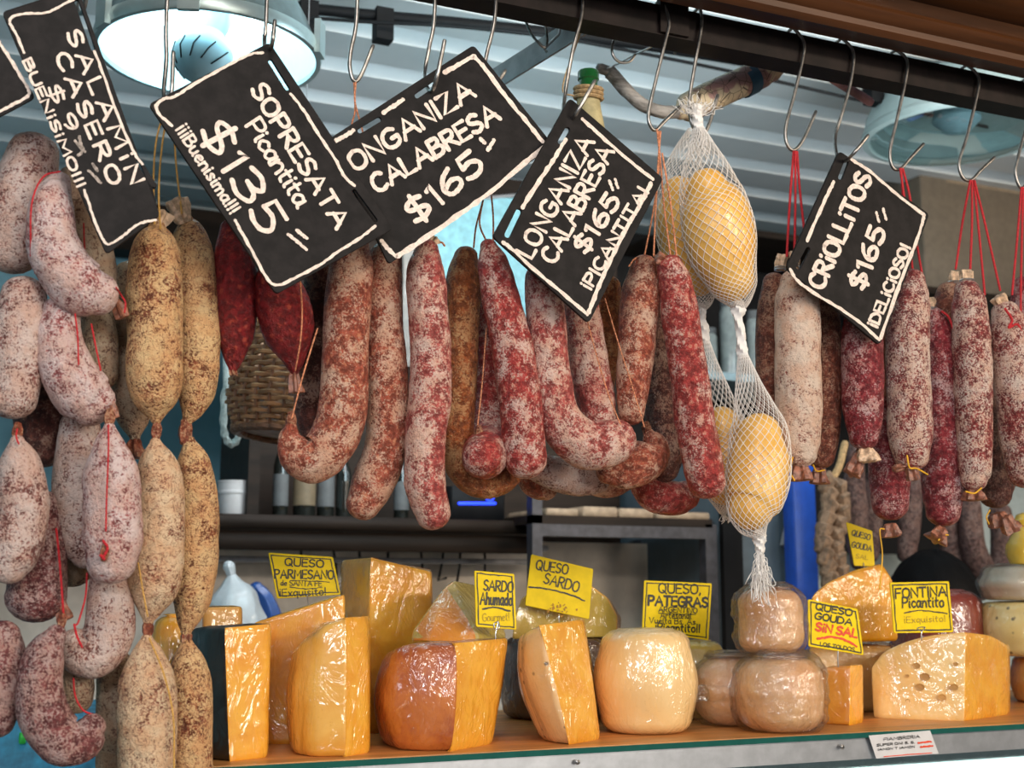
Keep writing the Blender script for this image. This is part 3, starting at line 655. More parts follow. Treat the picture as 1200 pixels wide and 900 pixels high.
# ------------------------------------------------------------------ person behind the cheeses
def person():
    Y = .86; hc = at(1086, 690, Y); s = dep(1086, 690, Y) / F; top = at(1086, 643, Y).z
    t = thing('person', 'person with black hair behind the cheeses, only the top of the head showing', 'person', V((hc.x, Y, 0.0)))
    skin = plain('skin', (.45, .25, .17), .5, var=.08)
    hz = top - .115
    # one continuous body: skinned skeleton from ankles to head
    J = {'pel': (0, .10, .92), 'ch': (0, .06, 1.22), 'nk': (0, .0, 1.40), 'hd': (0, -.02, hz - .02), 'ht': (0, -.02, hz + .06),
         'sl': (-.17, .04, 1.34), 'el': (-.22, -.02, 1.10), 'wl': (-.20, -.14, .98), 'sr': (.17, .04, 1.34), 'er': (.22, -.02, 1.10), 'wr': (.20, -.14, .98),
         'hl': (-.09, .10, .86), 'kl': (-.10, .07, .48), 'al': (-.10, .10, .08), 'tl': (-.10, -.04, .04), 'hr': (.09, .10, .86), 'kr': (.10, .07, .48), 'ar': (.10, .10, .08), 'tr': (.10, -.04, .04)}
    rad = dict(pel=.13, ch=.135, nk=.055, hd=.085, ht=.078, sl=.058, el=.043, wl=.030, sr=.058, er=.043, wr=.030, hl=.09, kl=.058, al=.042, tl=.035, hr=.09, kr=.058, ar=.042, tr=.035)
    E = [('pel', 'ch'), ('ch', 'nk'), ('nk', 'hd'), ('hd', 'ht'), ('ch', 'sl'), ('sl', 'el'), ('el', 'wl'), ('ch', 'sr'), ('sr', 'er'), ('er', 'wr'), ('pel', 'hl'), ('hl', 'kl'), ('kl', 'al'), ('al', 'tl'), ('pel', 'hr'), ('hr', 'kr'), ('kr', 'ar'), ('ar', 'tr')]
    for sd, wj in ((-1, 'wl'), (1, 'wr')):
        wx, wy, wz = J[wj]
        for k, (dx, ln) in enumerate(((-.03, .075), (-.01, .085), (.01, .08), (.03, .065))):
            n1, n2 = f'f{wj}{k}a', f'f{wj}{k}b'
            J[n1] = (wx + dx, wy - .08, wz - .02); J[n2] = (wx + dx * 1.2, wy - .08 - ln * .8, wz - .05); rad[n1] = .011; rad[n2] = .008
            E += [(wj, n1), (n1, n2)]
        J[f't{wj}'] = (wx - sd * .05, wy - .06, wz - .01); rad[f't{wj}'] = .010; E.append((wj, f't{wj}'))
    keys = list(J); me = bpy.data.meshes.new('body'); me.from_pydata([J[k] for k in keys], [(keys.index(a), keys.index(b)) for a, b in E], [])
    o = bpy.data.objects.new('body', me); C.objects.link(o)
    md = o.modifiers.new('s', 'SKIN'); sv = me.skin_vertices[0].data
    for i, k in enumerate(keys): sv[i].radius = (rad[k], rad[k]); sv[i].use_root = (k == 'pel')
    o.modifiers.new('d', 'SUBSURF').levels = 2; o.modifiers['d'].render_levels = 2
    bpy.context.view_layer.update()
    ev = o.evaluated_get(bpy.context.evaluated_depsgraph_get()); m2 = bpy.data.meshes.new_from_object(ev); bpy.data.objects.remove(o)
    m2.materials.clear(); m2.materials.append(skin); sh = plain('dark_shirt', (.03, .03, .04), .8); m2.materials.append(sh)
    for p in m2.polygons:
        p.use_smooth = True; p.material_index = 1 if (p.center.z < 1.39 and abs(p.center.x) < .30 and not (p.center.y < -.10 and p.center.z < 1.05)) else 0
    b = bpy.data.objects.new('body', m2); C.objects.link(b); b.parent = t
    # face on the far, downturned side; hair over the crown
    hcz = V((hc.x, Y - .02, hz))
    mb = MB(); rings = []; K = 18
    for i in range(K):
        u = i / (K - 1) * math.pi * .82; ring = []
        for k in range(48):
            a = 2 * math.pi * k / 48; p = V((math.sin(u) * math.cos(a) * .092, math.sin(u) * math.sin(a) * .105, math.cos(u) * .112))
            p *= 1 + .035 * noise.noise(V((a * 14, u * 2, 0))) + .03 * noise.noise(p * 40)
            ring.append(hcz + p)
        rings.append(ring)
    mb.rings(rings, cap=True); part(mb, 'hair', plain('black_hair', (.004, .004, .005), .6, var=.5, scale=300, bmp=.4, spec=.15), t, 'short black hair')
person()

# ------------------------------------------------------------------ hooks
def path_px(pts, Y, n=6):
    P = [at(p[0], p[1], Y + (p[2] if len(p) > 2 else 0)) for p in pts]
    return catmull(P, n)
def hook(label, pts, r=0.0024):
    mb = MB(); P = path_px(pts, -0.010, 7); mb.tube(P, r, 10)
    o = mb.build('steel_hook', M['steel']); return tag(o, label, 'hook')
def over(px):   # hook bend resting over the rail flange at column px
    p = at(px, 40, -0.01); X = p.x
    q = []
    for dy, dz in ((0.018, -0.012), (0.014, 0.004), (0.003, 0.0075), (-0.006, 0.005)): q.append((X, dy, zt + dz))
    return q
def hook3(label, top_px, pts, r=0.0024):
    """hook laid over the rail: top bend in metres, shank and lower bend from measured points"""
    P = [V(p) for p in over(top_px)] + [at(x, y, -0.010 + (d[0] if d else 0)) for x, y, *d in pts]
    mb = MB(); mb.tube(catmull(P, 6), r, 10); return tag(mb.build('steel_hook', M['steel']), label, 'hook')
hook3('steel hook in front of the lit lamp, carrying the golden salamis', 197, [(195, 20), (195, 70), (192, 108, -.01), (196, 120, -.02), (201, 108, -.03), (203, 62, -.03)])
hook3('steel hook the sopresata board hangs from', 313, [(312, 20), (310, 46), (311, 58, -.025), (315, 62, -.045), (319, 50, -.08), (322, 25, -.08)])
hook3('steel hook with twisted orange twine right of the lit lamp', 418, [(418, 20), (411, 60), (410, 80), (415, 95), (423, 88), (437, 54)])
hook3('steel hook through the slot at the top of the onganiza board', 510, [(509, 20), (503, 55), (498, 82), (499, 98, -.025), (505, 107, -.045), (511, 94, -.07), (521, 48, -.075)])
hook3('steel hook half hidden behind the right end of the onganiza board', 582, [(580, 20), (570, 65), (566, 92), (573, 104), (582, 98), (592, 83)])
hook3('steel hook the tilted longaniza picantita board hangs from', 683, [(682, 15), (671, 60), (662, 112), (661, 134, -.02), (668, 142, -.045), (677, 130, -.07), (697, 95, -.075)])
hook3('dark steel hook with orange twine left of the netted cheeses', 778, [(784, 25), (780, 47), (769, 92), (760, 133), (763, 149), (769, 152), (778, 143), (800, 122)])
hook3('steel hook from which the netted provolones hang', 823, [(822, 30), (815, 72), (808, 118), (811, 146), (822, 157), (830, 148), (841, 112)])
hook3('steel hook above the cream criollito with long red strings', 933, [(942, 50), (940, 72), (931, 110), (921, 148), (922, 168), (930, 176), (941, 164), (956, 131)])
hook3('steel hook the criollitos board hangs from', 990, [(1000, 62), (997, 95), (987, 132), (979, 160), (981, 182, -.02), (989, 189, -.045), (1000, 180, -.07), (1017, 159, -.075)])
hook3('steel hook whose lower end crosses the left part of the unlit lamp', 1053, [(1063, 72), (1060, 100), (1051, 140), (1043, 177), (1046, 196), (1055, 198), (1066, 186), (1082, 169)])
hook3('steel hook in front of the right part of the unlit lamp', 1135, [(1147, 92), (1143, 120), (1133, 160), (1124, 190), (1128, 208), (1138, 211), (1149, 200), (1165, 185)])
hook3('steel hook at the far right edge of the rail', 1205, [(1212, 105), (1206, 135), (1194, 180), (1190, 202), (1195, 219), (1202, 217), (1215, 200)])
hook3('steel hook at the top left corner behind the salamin board', 92, [(98, -20), (94, -2), (91, 10, -.02), (95, 16, -.04), (99, 8, -.06), (103, -14, -.07)])
# short spare hooks behind the rail and the twisted wire
def bhook(label, pts, Y=0.06, r=.002):
    mb = MB(); mb.tube(path_px(pts, Y, 6), r, 8); tag(mb.build('steel_hook', M['steel']), label, 'hook')
bhook('empty steel hook behind the rail above the grey end of the carved stick', [(730, 30), (722, 42), (717, 55), (719, 66), (727, 73), (738, 72), (744, 64)])
bhook('small bright hook tip below the rail over the carved stick', [(794, 46), (792, 55), (791, 62)])
bhook('small hook end below the rail near the black tape flag', [(1027, 88), (1024, 95), (1021, 101)])
bhook('small hook end below the rail in front of the unlit lamp', [(1173, 118), (1170, 124), (1167, 128)])
bhook('bright wire hook on the grey ceiling bracket', [(617, 27), (624, 42), (637, 55), (641, 50), (640, 32)], .11)

# carved and painted stick hung behind the rail
t = thing('carved_stick', 'carved painted wooden stick hung behind the rail above the netted cheeses', 'carved stick', at(840, 100, .14))
mb = MB(); mb.tube(path_px([(704, 80), (716, 86), (734, 106), (752, 122), (775, 131), (800, 131)], .14, 6), [.0075] * 5 + [.010] * 8 + [.0095] * 18, 12, fn=lambda p, u, a, r: 1 + .08 * noise.noise(p * 60)); part(mb, 'grey_end', plain('weathered_wood', (.33, .31, .29), .7, var=.5, scale=60, bmp=.3, stretch=(.4, 2, 2)), t, 'grey weathered end')
m_, nt, b, L = nmat('painted_stick'); co = coords(nt, False)
v = N(nt, 'ShaderNodeTexVoronoi', feature='DISTANCE_TO_EDGE'); L(co, v.inputs['Vector']); v.inputs['Scale'].default_value = 60
cB = mix(nt, rng(nt, noise_n(nt, co, 22, 2), .52, .57), (.66, .54, .36), (.40, .22, .20))
cB = mix(nt, rng(nt, v.outputs['Distance'], .012, .03, 1, 0), cB, (.10, .07, .05)); L(cB, b.inputs['Base Color']); b.inputs['Roughness'].default_value = .5
mb = MB(); mb.tube(path_px([(798, 131), (822, 118), (850, 105), (880, 92), (905, 80), (925, 76)], .14, 6), [.012, .018] + [.022] * 20 + [.020] * 3 + [.017, .014, .011, .009, .008, .007], 16); part(mb, 'painted_barrel', m_, t, 'cream and pink painted barrel with black drawing')
mb = MB(); mb.tube(path_px([(870, 98), (882, 92)], .14, 2), .0228, 16, caps=False); part(mb, 'blue_band', plain('blue_band', (.03, .10, .17), .5), t, 'dark blue band')
mb = MB(); mb.tube(path_px([(925, 76), (945, 78), (962, 84), (985, 98), (1008, 112), (1019, 119)], .14, 5), .0075, 10); part(mb, 'thin_end', plain('pinkish_wood', (.40, .22, .24), .6, var=.5, scale=30), t, 'thin pinkish end')
mb = MB(); mb.tube(path_px([(712, 80, -.01), (722, 76), (740, 66, -.04), (765, 54, -.08), (780, 45, -.1)], .135, 4), .0014, 6); part(mb, 'wire', M['clip'], t)
# bottle hanging by wire behind the tilted board
p = at(690, 150, .10); s = dep(690, 110, .10) / F
t = thing('wine_bottle', 'green glass bottle neck with straw collar rising behind the longaniza picantita board', 'bottle', p)
zt_b = at(690, 84, .10).z
mb = MB(); r = 11 * s; z0_ = zt_b - p.z
mb.lathe([(.001, z0_ - .28), (r * 2.6, z0_ - .28), (r * 2.7, z0_ - .14), (r * 1.9, z0_ - .10), (r * 1.25, z0_ - .05), (r * 1.0, z0_ - .022), (r * 1.0, z0_ - .014), (r * 1.15, z0_ - .012), (r * 1.15, z0_ - .002), (r * 1.05, z0_), (r * .75, z0_), (r * .75, z0_ - .02)], p, 28); part(mb, 'glass', M['glassgreen'], t)
mb = MB(); mb.lathe([(r * 1.08, z0_ - .028), (r * 1.34, z0_ - .055), (r * 1.98, z0_ - .102), (r * 2.75, z0_ - .142), (r * 2.75, z0_ - .2)], p, 28); part(mb, 'straw_cover', plain('faded_label', (.50, .42, .22), .7, var=.2, scale=60), t)
mb = MB()
for k in range(3): mb.tube([p + V((math.cos(a) * r * 1.45, math.sin(a) * r * 1.45, z0_ - .026 - .006 * k + .003 * math.sin(a))) for a in [2 * math.pi * j / 24 for j in range(25)]], .0028, 6)
part(mb, 'straw_collar', M['straw'], t)
mb = MB(); mb.tube(path_px([(683, 30, -.05), (672, 62), (662, 90), (660, 108), (672, 112)], .09, 5), .0012, 6); part(mb, 'wire', M['straw'], t)

# ------------------------------------------------------------------ sausages
def skin_fn(seed, amp=1.0, ridge=0.10, rmax=1.0):
    off = V((seed * 3.1, seed * 1.7, seed * .9))
    def fn(p, u, a, r):
        q = r / rmax
        k = 1 + amp * (.060 * noise.noise(p * 26 + off) + .042 * noise.noise(p * 62 + off) + .020 * noise.noise(p * 160 + off))
        if q < .75: k += ridge * (1 - q / .75) * math.sin(a * 11 + 3 * noise.noise(p * 20))
        return k
    return fn
SN = 0
def sausage_obj(name, label, mat, Y, pts, strings=(), knots=(), frills=(), clips=(), cat='sausage', amp=1.0, holes=()):
    """pts: (px, py, radius px[, depth offset])"""
    global SN; SN += 1
    if name == 'criollito_sausage':
        pts = [list(p) for p in pts]; pts[-1][2] = max(pts[-1][2], .8 * pts[-2][2]); pts[0][2] = max(pts[0][2], .72 * pts[1][2])
    P, R = [], []
    for x, y, r, *d in pts:
        yy = Y + (d[0] if d else 0); P.append(at(x, y, yy)); R.append(r * 1.05 * dep(x, y, yy) / F)
    n = 8; path = catmull(P, n); rad = []
    RV = [V((r, 0, 0)) for r in R]; rad = [max(v.x, .001) for v in catmull(RV, n)]
    mb = MB(); mb.tube(path, rad, 32, fn=skin_fn(SN * 1.37, amp, rmax=max(rad)), cap=.85)
    base = min(path, key=lambda p: p.z)
    simple = not (strings or knots or frills or clips)
    if simple:
        return tag(mb.build(name, S[mat], origin=base), label, cat)
    t = thing(name, label, cat, base)
    part(mb, 'body', S[mat], t)
    for st in strings:
        m, w, Ys, *ps = st
        mb = MB(); q = [at(x, y, Ys + (d[0] if d else 0)) for x, y, *d in ps]
        mb.tube(catmull(q, 5), w, 6); part(mb, 'string', M[m], t)
    for kx, ky, kr, *d in knots:
        yy = Y + (d[0] if d else 0); s = dep(kx, ky, yy) / F; c = at(kx, ky, yy); r = kr * s
        mb = MB(); mb.tube([c + V((0, 0, r * 1.3)), c + V((0, 0, r * .5)), c - V((0, 0, r * .5)), c - V((0, 0, r * 1.3))], [r * .7, r, r, r * .75], 14, fn=lambda p, u, a, r: 1 + .2 * math.sin(a * 5 + u * 6) + .2 * noise.noise(p * 150)); part(mb, 'knot', M['knot'], t)
    for fr in frills:   # crumpled casing ends: x0,y0 -> x1,y1, r0, r1 px, material
        x0, y0, x1, y1, r0, r1, m, *d = fr
        yy = Y + (d[0] if d else 0); s = dep(x0, y0, yy) / F; a_, b_ = at(x0, y0, yy), at(x1, y1, yy)
        mb = MB(); mb.tube([a_.lerp(b_, k / 6) for k in range(7)], [(r0 + (r1 - r0) * (k / 6) ** .7) * s for k in range(7)], 20, fn=lambda p, u, a, r: 1 + .28 * math.sin(a * 5 + 2 * u) + .35 * noise.noise(p * 110), cap=.2); part(mb, 'casing_end', M[m], t)
    for cx, cy, cr, *d in clips:
        yy = Y + (d[0] if d else 0); s = dep(cx, cy, yy) / F; c = at(cx, cy, yy); mb = MB(); r = cr * s
        for k in (0, 1): mb.tube([c + V((math.cos(u) * r, math.sin(u) * r, k * .003)) for u in [2 * math.pi * j / 16 for j in range(17)]], .0012, 6)
        part(mb, 'metal_clip', M['clip'], t)
    return t
SO = sausage_obj
# --- left bunch
SO('salami', 'thick pale salami at the top left edge, beside the salamin board', 'white', .0, [(38, 180, 28), (32, 215, 34), (24, 255, 35), (14, 294, 30)])
SO('salami', 'curved whitish salami below the left edge of the salamin board, its lower end pointing right', 'pink', -.05, [(70, 212, 12), (61, 240, 24), (61, 280, 28), (76, 316, 31), (98, 338, 31), (117, 345, 24)],
   strings=[('redstring', .0009, -.078, (70, 201), (50, 208, .01), (37, 240), (36, 300, .02)), ('redstring', .001, -.05, (136, 337, -.02), (142, 346), (147, 355), (146, 366))], frills=[(134, 350, 143, 372, 4, 8, 'casingd', .02)])
SO('salami', 'olive brown salami half hidden between the curved white salami and the salamin board', 'olive', .02, [(86, 210, 18), (97, 262, 24), (110, 315, 25), (118, 345, 20)],
   strings=[('redstring', .0009, -.012, (98, 262), (99, 290), (100, 306))])
SO('salami', 'white mould covered salami lying diagonally in the middle of the left bunch', 'pink', -.03, [(72, 365, 20), (69, 400, 27), (80, 435, 30), (97, 462, 32), (108, 474, 27)],
   strings=[('redstring', .0009, -.065, (88, 368), (91, 395), (92, 427)), ('redstring', .0009, -.045, (107, 380), (112, 405), (118, 434))], frills=[(127, 470, 131, 490, 5, 7, 'casingd', -.01)])
SO('salami', 'tan salami half hidden to the right of the diagonal white salami', 'olive', .03, [(112, 365, 18), (116, 400, 21), (119, 440, 18)])
SO('salami', 'upright pale salami on the left edge below the topmost one', 'white', -.02, [(28, 345, 24), (23, 385, 29), (20, 430, 29), (14, 468, 26)], strings=[('redstring', .0009, -.02, (38, 298), (40, 310), (41, 320))], knots=[(20, 506, 6, .0)])
SO('salami', 'dark purple salami deep behind the two pale ones at left', 'dark', .05, [(40, 420, 22), (46, 465, 29), (50, 510, 28), (53, 530, 20)])
SO('salami', 'pale salami with pointed top at the left edge, third one down', 'white', -.03, [(20, 516, 7), (23, 540, 22), (26, 578, 28), (25, 615, 29), (17, 646, 27), (8, 664, 22)], strings=[('redstring', .0009, -.045, (20, 503), (19, 512), (22, 520))])
SO('salami', 'purplish curved salami in shadow under the pointed pale one', 'mauve', .02, [(56, 590, 16), (52, 635, 24), (45, 675, 31), (42, 700, 33)], frills=[(68, 700, 76, 726, 6, 8, 'casingd', -.01)], strings=[('redstring', .0012, -.012, (66, 620), (70, 660), (73, 700), (75, 730))])
SO('salami', 'purplish salami cut off by the left edge near the bottom', 'mauve', -.02, [(2, 745, 20), (3, 775, 27), (2, 810, 27), (-6, 845, 22)])
SO('salami', 'J shaped purplish salami at the lower left, its end curling up', 'mauve', -.05, [(66, 742, 11), (53, 766, 21), (46, 800, 25), (52, 838, 28), (73, 866, 29), (97, 864, 25), (109, 850, 15)],
   strings=[('redstring', .0009, -.052, (86, 795, .03), (88, 815), (97, 832), (110, 838), (116, 846))], knots=[(72, 728, 5, .01)])
SO('salami', 'small rounded olive salami end seen inside the curl of the J shaped one', 'olive', .03, [(80, 760, 18), (88, 800, 20), (90, 820, 18)])
SO('salami', 'hooked whitish salami whose end curls left, just left of the golden salamis', 'white', -.005, [(128, 668, 20), (129, 706, 25), (127, 742, 28), (111, 764, 28), (95, 763, 26), (86, 755, 19)],
   strings=[('redstring', .001, -.04, (102, 672), (100, 700), (92, 728), (88, 733)), ('redstring', .0012, -.045, (87, 732), (90, 745), (96, 758))])
SO('salami', 'bright pinkish white salami with a red string down its front', 'pink', -.055, [(128, 500, 6), (128, 522, 18), (130, 550, 29), (132, 590, 32), (132, 630, 32), (130, 660, 27)],
   strings=[('redstring', .0009, -.0855, (127, 498, .02), (127, 530), (125, 580), (124, 622)), ('redstring', .0014, -.088, (121, 634), (126, 642), (121, 652), (117, 650), (122, 655))], knots=[(128, 490, 6), (122, 648, 5, -.028)])
SO('salami', 'whitish salami behind the one with the red string', 'white', .02, [(93, 500, 22), (91, 545, 26), (88, 590, 25), (96, 630, 25), (104, 648, 20)])
SO('salami', 'tan salami end behind and below the whitish ones near the bottom left', 'olive', .07, [(82, 600, 22), (84, 640, 24), (86, 670, 20)])
SO('salami', 'straight greyish salami running off the bottom edge left of the cream one', 'olive', .05, [(133, 775, 18), (134, 830, 20), (134, 900, 20), (134, 950, 18)])
# --- golden strands
SO('salami', 'greyish golden salami behind the front golden pair', 'olive', .06, [(152, 320, 16), (150, 370, 21), (152, 430, 22), (156, 485, 20), (158, 512, 6)], frills=[(158, 515, 160, 536, 5, 12, 'knot')])
SO('salami', 'plump golden salami, upper link of the left golden strand', 'golden', -.01, [(184, 266, 9), (183, 280, 22), (182, 305, 29), (181, 345, 30), (181, 400, 30), (181, 445, 30), (182, 470, 24), (183, 486, 11), (183, 492, 6)],
   strings=[('goldstring', .0011, -.03, (199, 118), (190, 170), (186, 225), (188, 268)), ('goldstring', .0011, -.025, (197, 118), (184, 160), (180, 205), (181, 262))], frills=[(183, 268, 190, 250, 6, 12, 'casing', .0)], knots=[(183, 505, 6)])
SO('salami', 'cream salami, middle link of the left golden strand', 'cream', -.01, [(182, 518, 6), (184, 538, 20), (187, 565, 26), (186, 610, 28), (183, 650, 31), (180, 690, 28), (176, 715, 14), (174, 727, 6)], strings=[('goldstring', .0009, -.04, (162, 660), (167, 690), (173, 722))], knots=[(173, 737, 6)])
SO('salami', 'cream salami at the bottom of the left golden strand, cut by the frame', 'cream', -.01, [(172, 748, 6), (172, 765, 18), (172, 792, 29), (172, 825, 32), (172, 880, 32), (172, 950, 27)], strings=[('goldstring', .001, -.042, (175, 748, .02), (192, 790), (203, 840), (204, 900))])
SO('salami', 'golden salami, upper link of the right golden strand', 'golden', .025, [(218, 258, 8), (222, 272, 18), (226, 300, 23), (229, 345, 25), (232, 400, 25), (231, 450, 23), (226, 478, 14), (220, 492, 6)],
   strings=[('goldstring', .0011, -.0, (200, 118, -.03), (204, 160), (207, 200), (213, 250))], frills=[(216, 262, 206, 236, 6, 13, 'casing', -.01)], knots=[(217, 506, 8)])
SO('salami', 'golden brown salami, middle link of the right golden strand', 'golden', .025, [(222, 516, 6), (227, 545, 19), (231, 600, 24), (228, 660, 25), (225, 700, 22), (220, 728, 12), (218, 740, 6)], knots=[(218, 748, 6)])
SO('salami', 'golden brown salami at the bottom of the right golden strand', 'golden', .025, [(219, 752, 6), (220, 772, 18), (222, 800, 24), (222, 840, 25), (222, 900, 25), (222, 955, 20)])
# --- sopresata
SO('salami', 'dark red sopressata under the left corner of the sopresata board', 'red', .02, [(273, 268, 14), (275, 300, 23), (277, 345, 24), (276, 390, 21), (274, 418, 12), (273, 432, 5)], frills=[(273, 432, 273, 440, 4, 4, 'knot')])
SO('salami', 'dark red sopressata with tied tassel hanging before the basket', 'red', -.0, [(328, 300, 18), (327, 330, 25), (334, 365, 31), (340, 395, 27), (344, 420, 14), (345, 436, 5)], strings=[('orangestring', .0009, -.033, (352, 330), (354, 365), (352, 400), (346, 434, .02))], frills=[(345, 437, 346, 460, 5, 8, 'redcasing')] if 'redcasing' in M else [(345, 437, 346, 460, 5, 8, 'casingd')])
# --- calabresa longanizas
SO('longaniza_sausage', 'dark longaniza in shadow between the tassel sausage and the J shaped one', 'dark', .06, [(376, 310, 16), (371, 370, 20), (366, 430, 20), (365, 480, 19), (370, 515, 14)], strings=[('orangestring', .001, .03, (414, 150, -.03), (395, 220), (378, 300))])
SO('longaniza_sausage', 'J shaped pinkish brown longaniza whose tied tip curls up to the left', 'long', -.01, [(413, 285, 18), (411, 320, 25), (406, 375, 26), (404, 430, 26), (402, 480, 27), (390, 518, 27), (368, 538, 26), (348, 532, 22), (340, 514, 14), (341, 500, 6)],
   strings=[('orangestring', .0011, -.01, (415, 97, 0), (416, 130), (412, 150), (413, 200), (413, 280)), ('orangestring', .0011, -.012, (417, 97), (416, 120), (424, 150), (426, 165), (428, 220)), ('orangestring', .0009, -.03, (342, 490), (355, 440), (372, 385))], knots=[(341, 494, 6)])
SO('longaniza_sausage', 'long speckled longaniza curving left at its tip, right of the J shaped one', 'long', .015, [(452, 300, 18), (449, 340, 22), (450, 385, 22), (453, 435, 24), (455, 490, 24), (450, 530, 24), (438, 565, 24), (425, 592, 19)])
SO('longaniza_sausage', 'longest longaniza, hanging straight down in the middle with blunt tip', 'longpink', -.02, [(500, 292, 13), (499, 320, 22), (501, 365, 23), (505, 415, 23), (504, 465, 24), (498, 520, 23), (499, 570, 23), (508, 604, 19)], strings=[('orangestring', .0012, -.02, (508, 287), (517, 284), (521, 288))], frills=[(504, 288, 510, 279, 4, 6, 'casing')])
SO('longaniza_sausage', 'orange brown longaniza behind the longest one, curving right at the bottom', 'brown', .035, [(546, 300, 13), (543, 330, 20), (540, 385, 20), (537, 440, 21), (534, 495, 21), (540, 540, 20), (560, 562, 20), (584, 562, 18), (602, 548, 14)],
   strings=[('orangestring', .0011, .01, (566, 235), (558, 265), (555, 290))])
SO('longaniza_sausage', 'dark longaniza ending in a round tied ball facing forward', 'longred', .05, [(572, 350, 16, .03), (571, 420, 20, .03), (572, 475, 22, .02), (573, 515, 23, .0), (568, 533, 26, -.05), (565, 536, 22, -.075)],
   strings=[('orangestring', .0009, .005, (570, 385), (565, 450), (559, 505))], knots=[(561, 508, 5, -.05)])
SO('longaniza_sausage', 'smooth red longaniza leaning right below the left tip of the picantita board', 'longred', -.02, [(572, 288, 9), (578, 310, 18), (587, 350, 21), (599, 400, 23), (607, 450, 24), (612, 500, 25), (616, 540, 24)],
   strings=[('orangestring', .0011, -.02, (576, 230), (578, 255), (578, 282)), ('orangestring', .0011, -.01, (566, 235), (562, 262), (571, 285))])
SO('longaniza_sausage', 'pinkish L shaped longaniza bending right under the picantita board', 'longpink', -.02, [(634, 325, 18), (638, 360, 22), (642, 405, 22), (646, 445, 23), (653, 482, 24), (670, 511, 26), (693, 523, 27), (716, 518, 27), (724, 514, 23)],
   strings=[('orangestring', .0008, -.045, (688, 375), (700, 420), (714, 465), (727, 497))])
SO('longaniza_sausage', 'pink longaniza hanging behind the end of the L shaped one', 'longpink', .03, [(680, 345, 18), (685, 385, 21), (690, 425, 22), (698, 465, 22), (704, 500, 20)])
SO('longaniza_sausage', 'brown longaniza partly hidden to the right below the picantita board tip', 'brown', .07, [(712, 335, 14), (709, 375, 18), (706, 420, 18), (704, 455, 15)])
SO('longaniza_sausage', 'tapering longaniza right of the picantita board tip', 'long', .005, [(755, 312, 15), (752, 340, 22), (748, 375, 22), (745, 415, 21), (742, 450, 19), (740, 485, 15)],
   strings=[('orangestring', .0011, .0, (772, 154, -.02), (772, 200), (765, 250), (755, 300)), ('orangestring', .0008, -.027, (709, 350, .02), (724, 400), (740, 450), (755, 500)), ('orangestring', .001, .0, (753, 302), (744, 303), (737, 312))])
SO('longaniza_sausage', 'short hooked longaniza end behind the tip of the L shaped one', 'long', .03, [(712, 552, 15), (735, 549, 23), (758, 537, 24), (766, 522, 17), (760, 508, 6)], knots=[(758, 503, 5)])
SO('longaniza_sausage', 'dark longaniza in shadow left of the bright red and white one', 'dark', .08, [(772, 350, 15), (774, 420, 20), (776, 470, 20), (780, 520, 22), (776, 550, 18)])
SO('longaniza_sausage', 'bright red and white longaniza beside the netted cheeses', 'longred', -.03, [(785, 312, 15), (792, 335, 19), (797, 370, 21), (803, 410, 21), (809, 450, 22), (814, 490, 22), (821, 530, 23), (828, 566, 21)],
   strings=[('orangestring', .0012, -.02, (770, 152), (774, 190), (778, 240), (786, 302)), ('orangestring', .0012, -.02, (774, 154), (771, 195), (768, 250), (766, 300)), ('orangestring', .0012, -.028, (776, 180), (786, 240), (793, 302))], frills=[(783, 308, 770, 302, 4, 7, 'casingd')])
SO('longaniza_sausage', 'grey white longaniza lying low behind the L shaped one', 'white', .08, [(630, 548, 16), (655, 556, 20), (680, 562, 19), (700, 562, 16)])
SO('longaniza_sausage', 'small pale longaniza tip poking out lowest below the red one', 'long', .12, [(612, 545, 14), (628, 566, 17), (640, 570, 16)])
SO('longaniza_sausage', 'mottled longaniza end low behind, left of the red pink low one', 'long', .11, [(690, 562, 15), (712, 566, 17), (730, 562, 14)])
SO('longaniza_sausage', 'red pink longaniza curving lowest of all under the bright red and white one', 'longred', .09, [(748, 560, 14), (766, 580, 19), (790, 584, 19), (805, 580, 16)])
# --- criollitos
rs = 'redstring'
SO('criollito_sausage', 'cream criollito hanging below the left corner of the criollitos board', 'crioc', -.02, [(932, 330, 15), (934, 355, 24), (935, 420, 26), (936, 480, 26), (937, 515, 23), (938, 532, 14)],
   strings=[(rs, .0017, -.015, (930, 178), (926, 230), (922, 300)), (rs, .0017, -.018, (932, 178), (932, 240), (931, 300)), (rs, .0017, -.012, (934, 178), (937, 220), (943, 275)), ('yellowstring', .001, -.03, (929, 536), (926, 552), (931, 563))], frills=[(937, 539, 939, 562, 5, 12, 'casingd'), (930, 316, 931, 296, 5, 6, 'casing', .0)], clips=[(930, 313, 6)])
SO('criollito_sausage', 'brown criollito tucked behind the cream one', 'criob', .025, [(960, 345, 16), (964, 380, 20), (966, 440, 20), (965, 500, 19), (961, 535, 16)], frills=[(960, 548, 960, 566, 5, 10, 'casingd')], strings=[('yellowstring', .001, .015, (953, 545), (957, 552), (966, 551))])
SO('criollito_sausage', 'narrow dark criollito at the left end of the right bunch', 'criob', .04, [(907, 330, 12), (903, 370, 16), (902, 430, 16), (901, 480, 14)], frills=[(914, 316, 916, 300, 5, 6, 'casing')], clips=[(914, 316, 6)])
SO('criollito_sausage', 'dark pink criollito below the lowest corner of the criollitos board', 'crior', -.02, [(1008, 365, 17), (1010, 400, 23), (1011, 450, 23), (1012, 492, 21), (1012, 512, 14)], frills=[(1014, 524, 1016, 540, 6, 14, 'casing'), (1010, 530, 998, 555, 7, 9, 'casingd', .012)])
SO('criollito_sausage', 'tan criollito seen as a sliver behind the dark pink one', 'criob', .04, [(1022, 370, 14), (1024, 430, 15), (1022, 500, 14)])
